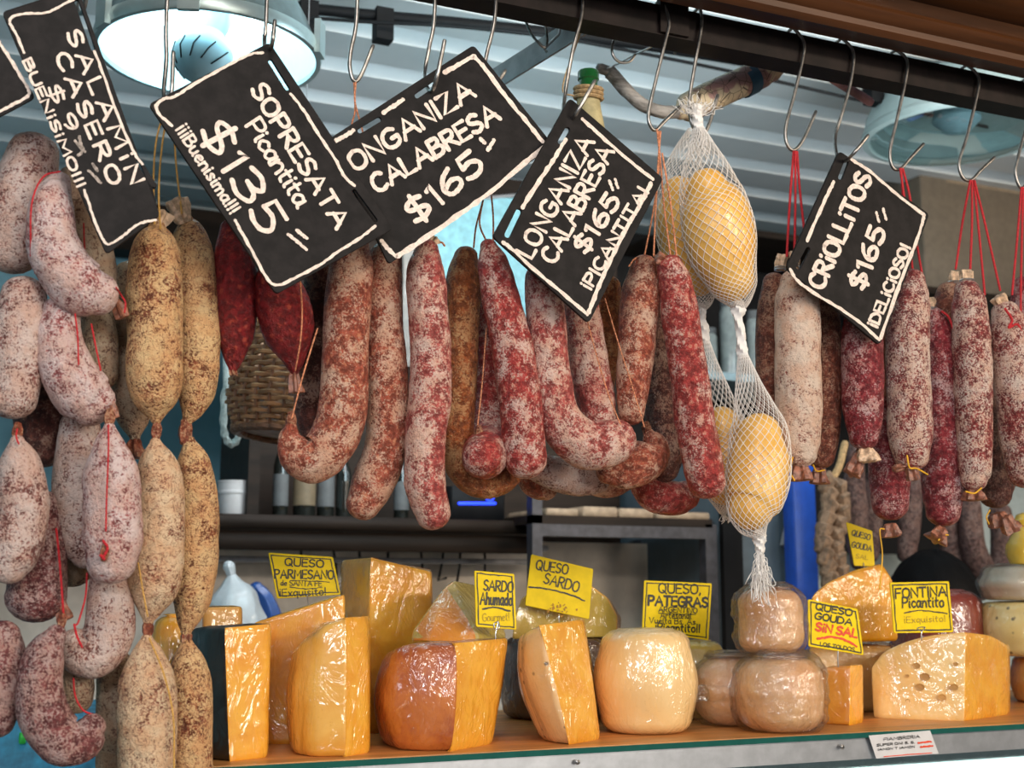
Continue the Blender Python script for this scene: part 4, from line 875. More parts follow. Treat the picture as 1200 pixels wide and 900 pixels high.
SO('criollito_sausage', 'white and red criollito just right of the criollitos board', 'criom', -.025, [(1069, 328, 11), (1067, 348, 20), (1064, 395, 24), (1065, 455, 24), (1067, 510, 24), (1068, 535, 16)],
   strings=[(rs, .0017, -.018, (1055, 198), (1062, 250), (1070, 322)), (rs, .0017, -.015, (1058, 198), (1066, 230), (1075, 290), (1085, 345)), (rs, .0017, -.016, (1056, 198), (1058, 225), (1062, 260)), ('yellowstring', .0011, -.045, (1063, 534), (1066, 548), (1074, 549), (1087, 556))], frills=[(1068, 548, 1071, 562, 6, 7, 'casingd', -.01), (1060, 547, 1048, 549, 4, 4, 'casingd', .0)])
SO('criollito_sausage', 'red criollito end below and behind the white and red one', 'crior', .03, [(1045, 480, 19), (1042, 520, 22), (1042, 560, 23), (1043, 592, 20)], frills=[(1043, 614, 1045, 628, 6, 11, 'casingd')], strings=[('yellowstring', .0009, .01, (1036, 620), (1031, 622), (1034, 650), (1031, 690))])
SO('criollito_sausage', 'longest red criollito, reaching lowest of the right bunch', 'crior', .02, [(1094, 372, 10), (1099, 398, 18), (1102, 450, 19), (1104, 515, 22), (1105, 570, 23), (1105, 600, 19)],
   strings=[(rs, .0017, .0, (1117, 385, -.01), (1112, 372, -.005), (1104, 365)), ('yellowstring', .0011, .01, (1100, 633), (1105, 627), (1111, 627))], frills=[(1104, 620, 1097, 632, 6, 11, 'casingd'), (1090, 364, 1089, 350, 5, 6, 'casing')], clips=[(1091, 364, 7)])
SO('criollito_sausage', 'dark criollito top half hidden between two clipped ones', 'criob', .04, [(1112, 342, 13), (1110, 370, 18), (1112, 430, 14)], strings=[(rs, .0017, .0, (1137, 212, -.02), (1128, 260), (1120, 315))], frills=[(1118, 333, 1119, 320, 5, 6, 'casing')], clips=[(1118, 333, 7)])
SO('criollito_sausage', 'speckled criollito with white metal clip in the middle of the right bunch', 'criom', -.02, [(1133, 340, 11), (1136, 360, 19), (1139, 415, 21), (1141, 490, 20), (1142, 545, 19), (1141, 562, 13)],
   strings=[(rs, .0017, -.015, (1139, 212), (1139, 260), (1137, 315)), (rs, .0017, -.012, (1141, 212), (1146, 260), (1154, 345)), (rs, .0017, -.014, (1142, 212), (1155, 265), (1172, 340)), ('yellowstring', .0011, -.035, (1132, 576), (1142, 578), (1150, 572))], frills=[(1133, 331, 1132, 318, 6, 7, 'casing'), (1141, 572, 1142, 585, 6, 12, 'casingd')], clips=[(1133, 331, 8)])
SO('criollito_sausage', 'thick pinkish criollito with a red string knot at the right edge', 'criom', -.03, [(1178, 366, 12), (1183, 388, 21), (1190, 445, 24), (1197, 510, 24), (1202, 555, 19)],
   strings=[(rs, .0018, -.055, (1178, 362), (1186, 375), (1182, 384), (1192, 380), (1198, 390)), (rs, .0017, -.02, (1197, 220), (1192, 280), (1186, 345)), (rs, .0017, -.02, (1199, 220), (1197, 300), (1196, 370))], frills=[(1176, 358, 1170, 348, 6, 8, 'casing')], clips=[(1178, 358, 8)])
SO('criollito_sausage', 'greyish criollito behind, between the clipped one and the thick pinkish one', 'dark', .05, [(1158, 430, 14), (1163, 500, 20), (1166, 560, 22), (1167, 580, 17)], frills=[(1168, 602, 1172, 615, 8, 13, 'casingd'), (1178, 606, 1186, 622, 6, 10, 'casingd', -.015)], strings=[('yellowstring', .001, .03, (1160, 598), (1156, 606), (1159, 614))])
SO('criollito_sausage', 'pinkish criollito at the right edge above the thick one', 'crior', .03, [(1200, 335, 12), (1204, 365, 18), (1210, 420, 18)])
# far background dried sausages
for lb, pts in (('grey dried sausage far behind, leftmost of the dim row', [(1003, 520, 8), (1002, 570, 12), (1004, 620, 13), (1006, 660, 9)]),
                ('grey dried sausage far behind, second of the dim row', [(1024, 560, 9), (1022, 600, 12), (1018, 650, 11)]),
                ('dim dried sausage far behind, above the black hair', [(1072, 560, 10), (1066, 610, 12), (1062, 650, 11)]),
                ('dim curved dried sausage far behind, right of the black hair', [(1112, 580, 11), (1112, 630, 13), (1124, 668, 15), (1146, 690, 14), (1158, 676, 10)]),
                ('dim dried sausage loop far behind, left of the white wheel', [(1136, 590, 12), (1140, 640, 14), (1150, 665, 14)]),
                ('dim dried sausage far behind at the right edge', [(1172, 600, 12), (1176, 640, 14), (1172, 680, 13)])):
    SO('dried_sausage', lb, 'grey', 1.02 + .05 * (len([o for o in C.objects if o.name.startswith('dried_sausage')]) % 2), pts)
# braid hanging beside the blue post
t = thing('garlic_braid', 'brown dried braid hanging right of the bright blue post', 'braid', at(973, 680, .95)); mb = MB(); s = dep(973, 620, .95) / F
for i in range(9):
    for sd in (-1, 1):
        c = at(974 + 4 * math.sin(i) + sd * 7, 566 + i * 14 + (6 if sd > 0 else 0), .95)
        mb.tube([c + V((sd * -.012, 0, .022)), c + V((0, -.006, .006)), c + V((sd * .006, -.004, -.012))], [.006, 11 * s, 8 * s], 14, fn=lambda p, u, a, r: 1 + .1 * math.sin(a * 6 + 9 * u) + .1 * noise.noise(p * 60))
part(mb, 'braided_bulbs', plain('dry_braid', (.26, .17, .11), .7, var=.5, scale=70, bmp=.4), t)
mb = MB(); mb.tube(path_px([(990, 520), (984, 545), (976, 562), (974, 580)], .95, 5), .008, 8); part(mb, 'stalk', M['straw'], t)

# ------------------------------------------------------------------ netted provolones
def spline_r(pts, Y, n=8):
    P = [at(x, y, Y + (d[0] if d else 0)) for x, y, r, *d in pts]; R = [V((r * dep(x, y, Y) / F, 0, 0)) for x, y, r, *d in pts]
    return catmull(P, n), [max(v.x, .0006) for v in catmull(R, n)]
def net(parent, pts, Y, strands=22, turns=1.1, w=.00045, name='net'):
    path, rad = spline_r(pts, Y, 8); fr = frames(path); mb = MB(); n = len(path)
    for sd in (-1, 1):
        for k in range(strands):
            pth = []
            for i in range(n):
                a = 2 * math.pi * k / strands + sd * turns * 2 * math.pi * i / n
                _, N_, B_ = fr[i]; pth.append(path[i] + (N_ * math.cos(a) + B_ * math.sin(a)) * (rad[i] + .0007))
            mb.tube(pth, w, 4, caps=False)
    return part(mb, name, M['whitestring'], parent, sharp=None)
def fray(parent, px, py, Y, n, spread, length, down=True):
    mb = MB(); s = dep(px, py, Y) / F; c = at(px, py, Y)
    for i in range(n):
        a = random.uniform(0, 2 * math.pi); sp = random.uniform(.2, 1) * spread * s; ln = random.uniform(.5, 1) * length * s
        d = V((math.cos(a) * sp, math.sin(a) * sp * .7, (-ln if down else ln)))
        pth = [c + d * (k / 7) ** 1.0 + V((random.uniform(-1, 1), random.uniform(-1, 1), random.uniform(-1, 1))) * (.0032 * (k > 1)) for k in range(8)]
        mb.tube(catmull(pth, 3), .0005, 4, caps=False)
    return part(mb, 'frayed_net', M['whitestring'], parent, sharp=None)
def rope(parent, pts, Y, name='twisted_net'):
    path, rad = spline_r(pts, Y, 8); mb = MB(); mb.tube(path, rad, 14, fn=lambda p, u, a, r: 1 + .2 * math.sin(a * 4 + u * 22)); return part(mb, name, M['whitestring'], parent)
def provolone(label, body, netp, Y, tops=(), extras=None):
    path, rad = spline_r(body, Y, 10); t = thing('netted_provolone', label, 'cheese', min(path, key=lambda p: p.z)); mb = MB()
    mb.tube(path, rad, 40, fn=lambda p, u, a, r: 1 + .02 * noise.noise(p * 30)); part(mb, 'cheese_body', M['net_cheese'], t)
    net(t, netp, Y); 
    for r_ in tops: rope(t, r_, Y)
    return t
t = provolone('upper front pear shaped provolone in white net', [(829, 221, 24), (836, 240, 37), (842, 268, 41), (848, 298, 38), (857, 327, 27)],
              [(818, 150, 6), (822, 170, 14), (826, 195, 26), (831, 222, 35), (836, 240, 39), (842, 268, 42), (848, 298, 39), (857, 325, 30), (862, 340, 25), (866, 353, 15), (868, 362, 6)], -.02,
              [[(816, 128, 7), (817, 140, 6), (819, 152, 6)], [(866, 356, 6), (865, 364, 8), (865, 374, 5), (868, 390, 5), (869, 406, 6), (870, 415, 6)]])
fray(t, 817, 140, -.02, 60, 34, 26, False); fray(t, 822, 150, -.02, 30, 30, 45, True)
t = provolone('lower front pear shaped provolone in white net with frayed tail', [(890, 510, 26), (890, 535, 34), (888, 560, 35), (884, 585, 32), (881, 594, 27)],
              [(870, 414, 5), (873, 430, 9), (878, 455, 16), (884, 480, 24), (889, 505, 33), (890, 535, 36), (888, 560, 37), (884, 583, 34), (881, 600, 28), (883, 614, 20), (888, 625, 10), (890, 631, 6)], -.02,
              [[(889, 624, 6), (890, 630, 8), (890, 637, 6), (891, 645, 5)]])
fray(t, 890, 640, -.02, 80, 20, 68, True)
t = provolone('upper rear pear shaped provolone half hidden behind the front one', [(796, 226, 20), (800, 250, 31), (808, 285, 35), (816, 320, 28)],
              [(812, 152, 5), (806, 175, 14), (800, 205, 24), (798, 230, 30), (800, 255, 33), (808, 285, 36), (816, 320, 31), (819, 338, 25), (822, 352, 14), (822, 362, 6)], .055,
              [[(822, 360, 5), (822, 374, 5), (824, 388, 7), (826, 400, 5)]])
t = provolone('lower rear provolone in net between the bright longaniza and the front cheese', [(846, 498, 22), (850, 520, 27), (851, 548, 28), (850, 568, 24)],
              [(826, 400, 5), (830, 430, 12), (836, 460, 19), (844, 495, 26), (850, 520, 29), (851, 548, 29), (850, 575, 25), (850, 594, 12), (850, 602, 6)], .055)
fray(t, 851, 596, .055, 30, 10, 18, True)

# ------------------------------------------------------------------ lettering
def sm(*p): return ('~', p)
GL = {
 'A': (.8, ["0,0 .4,1 .8,0", ".14,.36 .68,.36"]), 'B': (.62, ["0,0 0,1", "~0,1 .45,.97 .52,.76 .35,.56 .02,.53", "~.02,.53 .5,.5 .62,.26 .45,.04 0,0"]),
 'C': (.66, ["~.66,.86 .42,1 .12,.86 0,.5 .1,.14 .38,0 .66,.13"]), 'D': (.72, ["0,0 0,1", "~0,1 .45,.95 .72,.55 .55,.12 0,0"]),
 'E': (.55, [".55,1 0,1 0,0 .55,0", "0,.52 .48,.52"]), 'F': (.55, [".58,1 0,1 0,0", "0,.53 .46,.53"]),
 'G': (.72, ["~.68,.86 .42,1 .12,.86 0,.5 .1,.12 .42,0 .7,.16 .72,.46", ".42,.46 .74,.46"]), 'H': (.66, ["0,0 0,1", ".66,0 .66,1", "0,.5 .66,.5"]),
 'I': (.1, [".05,0 .05,1"]), 'J': (.14, [".07,0 .07,.56", ".07,.93 .075,.95"]),
 'L': (.52, ["0,1 0,0 .52,0"]), 'M': (.86, ["0,0 .06,1 .43,.3 .8,1 .86,0"]), 'N': (.68, ["0,0 0,1 .68,0 .68,1"]),
 'O': (.74, ["~.37,1 .08,.85 0,.5 .1,.13 .37,0 .64,.13 .74,.5 .64,.86 .37,1"]), 'P': (.6, ["0,0 0,1", "~0,1 .48,.97 .6,.74 .45,.5 0,.45"]),
 'Q': (.78, ["~.37,1 .08,.85 0,.5 .1,.13 .37,0 .64,.13 .74,.5 .64,.86 .37,1", ".46,.26 .8,-.08"]), 'R': (.64, ["0,0 0,1", "~0,1 .48,.97 .58,.75 .42,.52 0,.47", ".22,.48 .64,0"]),
 'S': (.58, ["~.56,.88 .3,1 .05,.84 .1,.6 .48,.42 .57,.2 .3,0 0,.12"]), 'T': (.68, ["0,1 .68,1", ".34,1 .34,0"]), 'U': (.66, ["~0,1 0,.3 .12,.04 .33,0 .54,.04 .66,.3 .66,1"]),
 'V': (.72, ["0,1 .36,0 .72,1"]), 'X': (.6, ["0,0 .6,1", "0,1 .6,0"]), 'Z': (.66, ["0,1 .64,1 0,0 .68,0"]),
 '1': (.22, ["0,.82 .16,1 .16,0"]), '3': (.58, ["~0,.9 .3,1 .54,.8 .4,.58 .2,.53", "~.2,.53 .5,.48 .58,.22 .3,0 0,.1"]), '5': (.58, [".54,1 .1,1 .06,.56", "~.06,.56 .35,.62 .57,.36 .45,.06 .2,0 0,.1"]),
 '6': (.58, ["~.5,1 .2,.8 .02,.4 .1,.06 .3,0 .54,.12 .56,.38 .34,.52 .06,.36"]), '9': (.56, ["~.52,.6 .3,.46 .06,.58 .04,.84 .28,1 .52,.86 .54,.5 .46,.2 .3,0"]),
 '$': (.6, ["~.56,.86 .3,.97 .05,.82 .1,.6 .48,.42 .57,.2 .3,.03 0,.13", ".32,1.14 .26,-.14"]), '!': (.12, [".06,1 .06,.3", ".06,.08 .06,0"]), '^': (.12, [".06,.98 .06,1.0", ".06,.7 .06,0"]),
 '"': (.4, ["0,1 .05,.5", ".28,1.05 .33,.45"]), '.': (.1, [".05,0 .05,.04"]), ',': (.1, [".06,.06 0,-.14"]), "'": (.1, [".06,1 0,.75"]),
 'a': (.52, ["~.46,.5 .22,.62 0,.34 .14,.02 .36,.12 .46,.5", "~.47,.6 .46,.1 .56,.0"]), 'b': (.46, ["0,1 0,0", "~0,.4 .25,.6 .46,.32 .25,0 0,.1"]), 'c': (.42, ["~.42,.5 .22,.6 0,.3 .2,0 .44,.1"]), 'd': (.5, ["~.44,.45 .2,.58 0,.3 .15,.02 .44,.2", ".45,1 .46,0"]),
 'e': (.46, ["~.03,.32 .42,.36 .34,.58 .1,.52 0,.25 .2,0 .46,.1"]), 'f': (.35, ["~.38,.95 .2,.95 .16,.6 .16,-.2", "0,.55 .34,.55"]), 'g': (.5, ["~.44,.48 .2,.6 0,.32 .16,.04 .44,.3", "~.46,.58 .46,-.15 .25,-.3 .02,-.2"]), 'h': (.48, ["0,1 0,0", "~0,.35 .22,.6 .42,.45 .46,0"]),
 'i': (.12, ["~.05,.58 .04,.1 .12,0", ".06,.82 .06,.86"]), 'l': (.14, ["~.05,1 .03,.15 .14,0"]), 'm': (.72, ["0,.58 0,0", "~0,.4 .2,.6 .34,.42 .35,0", "~.35,.4 .55,.6 .7,.42 .72,0"]), 'n': (.46, ["0,.58 0,0", "~0,.36 .22,.6 .42,.45 .46,0"]),
 'o': (.48, ["~.24,.6 .04,.48 0,.28 .1,.04 .26,0 .44,.1 .48,.32 .4,.54 .24,.6"]), 'p': (.48, [".0,.6 0,-.35", "~0,.4 .22,.62 .46,.36 .28,.02 0,.12"]), 'q': (.48, ["~.44,.5 .2,.62 0,.34 .16,.02 .44,.25", ".46,.58 .46,-.35"]),
 'r': (.36, ["0,.58 0,0", "~0,.36 .18,.58 .36,.52"]), 's': (.4, ["~.38,.5 .2,.6 .04,.48 .2,.3 .38,.15 .2,0 0,.08"]), 't': (.36, ["~.14,.9 .13,.15 .3,0", "0,.6 .34,.62"]), 'u': (.5, ["~0,.58 .02,.12 .2,0 .42,.2 .44,.58", "~.44,.58 .44,.1 .52,0"]), 'v': (.44, ["0,.58 .2,0 .44,.58"]), 'x': (.46, ["0,.58 .44,0", ".44,.58 0,0"]), 'z': (.44, ["0,.56 .42,.56 0,0 .44,0"]), 'y': (.46, ["0,.58 .22,.06", ".46,.58 .1,-.32"]),
}
def sm2(P, n=5):
    return [(v.x, v.y) for v in catmull([V((x, y, 0)) for x, y in P], n)]
def strokes_of(text, gap=.2):
    out = []; x = 0
    for ch in text:
        if ch == ' ': x += .38; continue
        wd, st = GL[ch]
        for q in st:
            smooth = q[0] == '~'; pts = [tuple(map(float, c.split(','))) for c in q.lstrip('~').split()]
            if smooth: pts = sm2(pts)
            out.append([(x + a + random.uniform(-.012, .012) * (not smooth), b_) for a, b_ in pts])
        x += wd + gap
    return out, max(x - gap, .1)
class Plane:
    """a board face: measured points land on it, geometry is made in its own frame"""
    def __init__(s, p, n): s.p = V(p); s.n = V(n).normalized(); s.u = V((0, 0, 1)).cross(s.n).normalized() * 1.0; s.v = s.n.cross(s.u)
    def hit(s, px, py, off=0.0):
        r = ray(px, py); q = s.p + s.n * off; return CAM + r * ((q - CAM).dot(s.n) / r.dot(s.n))
def ribbon(mb, pl, pts, wpx, off, m=0, rnd=.12):
    """brush stroke lying on the plane"""
    P = [pl.hit(x, y, off) for x, y in pts]; s = (pl.hit(pts[0][0] + 1, pts[0][1], off) - P[0]).length; w = wpx * s / 2
    Q = [P[0]]
    for p in P[1:]:
        if (p - Q[-1]).length > w * .15: Q.append(p)
    if len(Q) < 2: Q.append(Q[0] + pl.u * w * .4)
    P = Q; n = len(P); L_, R_ = [], []
    for i in range(n):
        d = (P[min(i + 1, n - 1)] - P[max(i - 1, 0)]).normalized(); k = pl.n.cross(d).normalized(); ww = w * (1 + random.uniform(-rnd, rnd))
        L_.append(P[i] + k * ww); R_.append(P[i] - k * ww)
    for e, sg in ((0, -1), (n - 1, 1)):
        d = (P[min(e + 1, n - 1)] - P[max(e - 1, 0)]).normalized() * sg; k = pl.n.cross(d).normalized(); b0 = len(mb.v)
        mb.v += [P[e] + k * (w * math.cos(a)) + d * (w * math.sin(a)) for a in [math.pi * j / 6 for j in range(7)]]; mb.face(range(b0, b0 + 7), m, False)
    b0 = len(mb.v)
    for a, c_ in zip(L_, R_): mb.v += [a, c_]
    for i in range(n - 1): mb.face((b0 + 2 * i, b0 + 2 * i + 1, b0 + 2 * i + 3, b0 + 2 * i + 2), m, False)
OFFK = 0
def write(mb, pl, text, a, b, h, w, gap=.2, slant=0.0, off=None, m=0):
    global OFFK
    st, W = strokes_of(text, gap); ax, ay = a; bx, by = b; L_ = math.hypot(bx - ax, by - ay); dx, dy = (bx - ax) / L_, (by - ay) / L_; ux, uy = dy, -dx; k = L_ / W
    for q in st:
        OFFK = (OFFK + 1) % 12
        ribbon(mb, pl, [(ax + dx * (x * k + slant * y * h) + ux * y * h, ay + dy * (x * k + slant * y * h) + uy * y * h) for x, y in q], w, (off or .0007) + OFFK * .00002, m)
def poly_board(pl, corners, thick, rpx=4, slots=(), rim=None):
    """rounded board with through slots, built from a filled curve"""
    def loc(p): d = p - pl.p; return (d.dot(pl.u), d.dot(pl.v))
    def rounded(cs, r):
        out = []; n = len(cs)
        for i in range(n):
            p0, p1, p2 = V(cs[i - 1]), V(cs[i]), V(cs[(i + 1) % n]); a = p1 + (p0 - p1).normalized() * r; c_ = p1 + (p2 - p1).normalized() * r
            for k in range(5):
                t_ = k / 4; out.append((a * (1 - t_) ** 2 + p1 * 2 * t_ * (1 - t_) + c_ * t_ ** 2))
        return out
    loops = [rounded([(x, y, 0) for x, y in corners], rpx)]
    for (x0, y0), (x1, y1), wd in slots:
        a, b_ = V((x0, y0, 0)), V((x1, y1, 0)); d = (b_ - a).normalized(); k = V((-d.y, d.x, 0)); lp = []
        for c_, s0 in ((b_, 0), (a, math.pi)):
            for j in range(7):
                g = s0 - math.pi / 2 + math.pi * j / 6; lp.append(c_ + (d * math.cos(g) + k * math.sin(g)) * wd / 2)
        loops.append(lp)
    cu = bpy.data.curves.new('t', 'CURVE'); cu.dimensions = '2D'; cu.fill_mode = 'BOTH'; cu.extrude = thick / 2; cu.bevel_depth = .0005; cu.bevel_resolution = 1
    for lp in loops:
        sp = cu.splines.new('POLY'); sp.points.add(len(lp) - 1); sp.use_cyclic_u = True
        for pt, p in zip(sp.points, lp):
            q = loc(pl.hit(p.x, p.y)); pt.co = (q[0], q[1], 0, 1)
    o = bpy.data.objects.new('t', cu); C.objects.link(o); bpy.context.view_layer.update()
    me = bpy.data.meshes.new_from_object(o.evaluated_get(bpy.context.evaluated_depsgraph_get())); bpy.data.objects.remove(o)
    mb = MB()
    for v in me.vertices: mb.v.append(pl.p + pl.u * v.co.x + pl.v * v.co.y + pl.n * (v.co.z - thick / 2 - .0005))
    for p in me.polygons: mb.face(list(p.vertices), 0, False)
    return mb
def chalk_line(mb, pl, pts, w, off=.0006):
    q = sm2(pts, 6) if len(pts) > 2 else [(pts[0][0] + (pts[1][0] - pts[0][0]) * k / 8, pts[0][1] + (pts[1][1] - pts[0][1]) * k / 8) for k in range(9)]
    q = [(x + random.uniform(-.4, .4), y + random.uniform(-.4, .4)) for x, y in q]; ribbon(mb, pl, q, w, off, rnd=.25)
def board(label, corners, Y, slots, border, texts, nrm=(0, -1, 0), extra=(), bw=4.0):
    cx = sum(c[0] for c in corners) / 4; cy = sum(c[1] for c in corners) / 4
    pl = Plane(at(cx, cy, Y), nrm); t = thing('price_board', label, 'sign', pl.p)
    bd = part(poly_board(pl, corners, .003, 5, slots), 'board', M['board'], t)
    mb = MB()
    for b_ in border: chalk_line(mb, pl, b_, bw)
    part(mb, 'border', M['chalk'], t, 'cream painted border line')
    for nm, tx in texts:
        for a in tx:
            mb = MB(); write(mb, pl, *a[:5], **(a[5] if len(a) > 5 else {})); part(mb, nm, M['chalk'], bd)
    for nm, ls, w, mm in extra:
        mb = MB()
        for l_ in ls: chalk_line(mb, pl, l_, w, .0009)
        part(mb, nm, M[mm], t)
    return t
board('tall narrow chalk price board for salamin casero at upper left', [(3, 14), (91, -14), (187, 252), (125, 297)], -.085, [((90, 2), (109, 57), 6), ((163, 190), (180, 217), 6)],
      [[(28, 62), (20, 42), (12, 28), (14, 20), (30, 16), (52, 15), (66, 10), (78, 3), (86, 0)], [(111, 60), (122, 90), (140, 140), (158, 180), (167, 192)], [(99, 223), (104, 238), (112, 262), (121, 281), (128, 286), (145, 276), (158, 265), (170, 260), (182, 258)]],
      [('lettering', [("SALAMJN", (78, 40), (154, 216), 16, 4.0, dict(gap=.38)), ("CASERO", (65, 66), (129, 217), 15.5, 4.2, dict(gap=.34)), ("BUENJSJMO!!!", (27, 72), (91, 220), 10, 3.2)]), ('price', [("$9", (56, 104), (80, 154), 14, 3.4, dict(gap=.5))])],
      nrm=(-.05, -1, .05), extra=[('rubbed_price', [[(93, 160), (95, 170), (99, 178)], [(104, 200), (110, 206), (118, 214)], [(109, 192), (114, 200)], [(88, 165), (96, 176), (92, 182)]], 3.5, 'erased')], bw=3.2)
board('large chalk price board for sopresata picantita in front of the lit lamp', [(175, 122), (316, 50), (460, 268), (324, 344)], -.085, [((317, 72), (337, 104), 6), ((415, 224), (440, 258), 6)],
      [[(201, 147), (187, 134), (183, 124), (192, 116), (205, 113), (225, 100), (250, 86), (275, 72), (295, 63), (308, 62)], [(341, 110), (355, 128), (372, 155), (392, 185), (404, 207), (415, 217)], [(276, 258), (282, 270), (296, 295), (312, 325), (325, 334), (345, 326), (375, 310), (395, 296), (420, 280), (440, 265)]],
      [('lettering', [("SOPRESATA", (294, 106), (394, 268), 19, 4.6), ("Picantita", (288, 148), (348, 243), 20, 3.8, dict(gap=.12)), ("^^^Buenisima!!!", (206, 152), (270, 251), 14, 3.0)]), ('price', [("$135", (234, 156), (308, 276), 34, 6.0)])],
      nrm=(.02, -1, .08), extra=[('price_mark', [[(338, 275), (348, 283), (359, 292)], [(348, 270), (354, 275), (360, 279)]], 4.0, 'chalk')], bw=3.6)
board('chalk price board reading onganiza calabresa behind the sopresata board', [(386, 163), (555, 53), (648, 170), (456, 309)], -.062, [((422, 153), (444, 140), 7), ((489, 112), (509, 98), 7)],
      [[(393, 165), (403, 160), (414, 153)], [(449, 132), (460, 125), (472, 117)], [(521, 85), (535, 77), (549, 69), (556, 66)], [(556, 67), (570, 82), (590, 110), (615, 140), (636, 166)], [(640, 170), (610, 195), (575, 225), (540, 250), (500, 278), (466, 300)], [(447, 282), (455, 292), (464, 300)]],
      [('lettering', [("ONGANIZA", (417, 201), (557, 112), 22, 4.8), ("CALABRESA", (443, 226), (586, 139), 21, 5.0)]), ('price', [("$165", (489, 262), (568, 197), 27, 5.6)])],
      nrm=(-.02, -1, .06), extra=[('price_mark', [[(563, 163), (568, 167)], [(572, 176), (579, 164)]], 4.5, 'chalk')], bw=5.0)
board('chalk price board reading longaniza calabresa picantita, hung by one corner', [(578, 277), (668, 115), (777, 209), (690, 378)], -.075, [((665, 152), (657, 166), 7), ((608, 248), (595, 275), 8)],
      [[(663, 163), (650, 185), (632, 212), (612, 243)], [(590, 284), (600, 292), (625, 315), (655, 340), (688, 368)], [(683, 140), (705, 160), (735, 186), (765, 210)], [(763, 215), (750, 240), (730, 275), (712, 312), (700, 340), (690, 366)]],
      [('lettering', [("LONGANIZA", (623, 303), (696, 167), 20, 4.0), ("CALABRESA", (650, 309), (719, 178), 19, 4.0), ("^PICANTITA!", (692, 340), (760, 225), 13.5, 3.2)]), ('price', [("$165", (687, 297), (727, 236), 19, 4.4)])],
      nrm=(.05, -1, .06), extra=[('price_mark', [[(718, 222), (714, 212)], [(724, 220), (721, 210)]], 3.4, 'chalk')], bw=4.2)
board('chalk price board for criollitos at right, hung by its top corner', [(984, 177), (1089, 251), (1031, 404), (922, 314)], -.062, [((992, 190), (985, 208), 6), ((947, 292), (936, 313), 6)],
      [[(977, 213), (970, 228), (958, 254), (946, 282)], [(998, 187), (1020, 201), (1050, 227), (1083, 252)], [(1083, 254), (1075, 280), (1060, 318), (1046, 356), (1032, 396)], [(926, 316), (936, 330), (958, 346), (985, 362), (1010, 380), (1030, 398)]],
      [('lettering', [("CRJOLLJTOS", (964, 339), (1022, 209), 19, 4.2), ("^DELJCJOSO!", (1028, 384), (1067, 290), 12, 2.8)]), ('price', [("$165", (1012, 339), (1038, 271), 19, 4.2)])],
      nrm=(.08, -1, .05), extra=[('price_mark', [[(1030, 259), (1027, 249)], [(1038, 257), (1035, 245)]], 3.0, 'chalk')], bw=3.2)
board('chalk board cut off at the far upper left corner', [(-58, 60), (-5, 40), (41, 114), (-30, 152)], -.07, [],
      [[(-2, 48), (10, 66), (22, 86), (33, 104), (33, 112), (20, 120), (0, 130), (-20, 140)]], [], bw=4.0)

# ------------------------------------------------------------------ cheeses
ch = {}
ch['paste'] = cheese_mat('paste_gold', (0.78, 0.31, 0.014), (0.90, 0.46, 0.045))
ch['paste_pale'] = cheese_mat('paste_pale', (0.86, 0.50, 0.14), (0.92, 0.62, 0.24))
ch['rind_gold'] = cheese_mat('rind_gold', (0.74, 0.32, 0.03), (0.90, 0.52, 0.11), scale=9)
ch['rind_pale'] = cheese_mat('rind_pale', (0.84, 0.52, 0.20), (0.90, 0.62, 0.28), scale=8)
ch['rind_black'] = cheese_mat('rind_black', (0.012, 0.008, 0.006), (0.03, 0.020, 0.014), wrap=.35)
ch['rind_red'] = cheese_mat('rind_red', (0.32, 0.050, 0.008), (0.58, 0.17, 0.028), scale=20)
ch['rind_orange'] = cheese_mat('rind_orange', (0.66, 0.20, 0.012), (0.84, 0.36, 0.04), scale=10)
ch['rind_spot'] = cheese_mat('rind_spotted', (0.80, 0.42, 0.13), (0.86, 0.54, 0.26), spots=.9, scale=9)
ch['olive'] = cheese_mat('paste_olive', (0.52, 0.36, 0.06), (0.62, 0.44, 0.10))
ch['amber'] = cheese_mat('amber', (0.86, 0.34, 0.003), (0.92, 0.44, 0.008))
ch['pinkish'] = cheese_mat('pinkish', (0.86, 0.42, 0.17), (0.92, 0.56, 0.27), wrap=1.0, scale=8, wscale=34)
ch['redwax'] = cheese_mat('red_wax', (0.20, 0.02, 0.012), (0.28, 0.04, 0.02))
ch['white'] = cheese_mat('white_rind', (0.76, 0.64, 0.46), (0.82, 0.72, 0.56))
ch['seed'] = cheese_mat('seeded', (0.84, 0.62, 0.22), (0.88, 0.68, 0.28), spots=.8)
ch['orange'] = cheese_mat('orange_paste', (0.84, 0.40, 0.08), (0.90, 0.50, 0.14))
ch['dark'] = cheese_mat('dark_rind', (0.07, 0.03, 0.015), (0.12, 0.05, 0.025))
def bx(px, py, Y): return at(px, py, Y).x
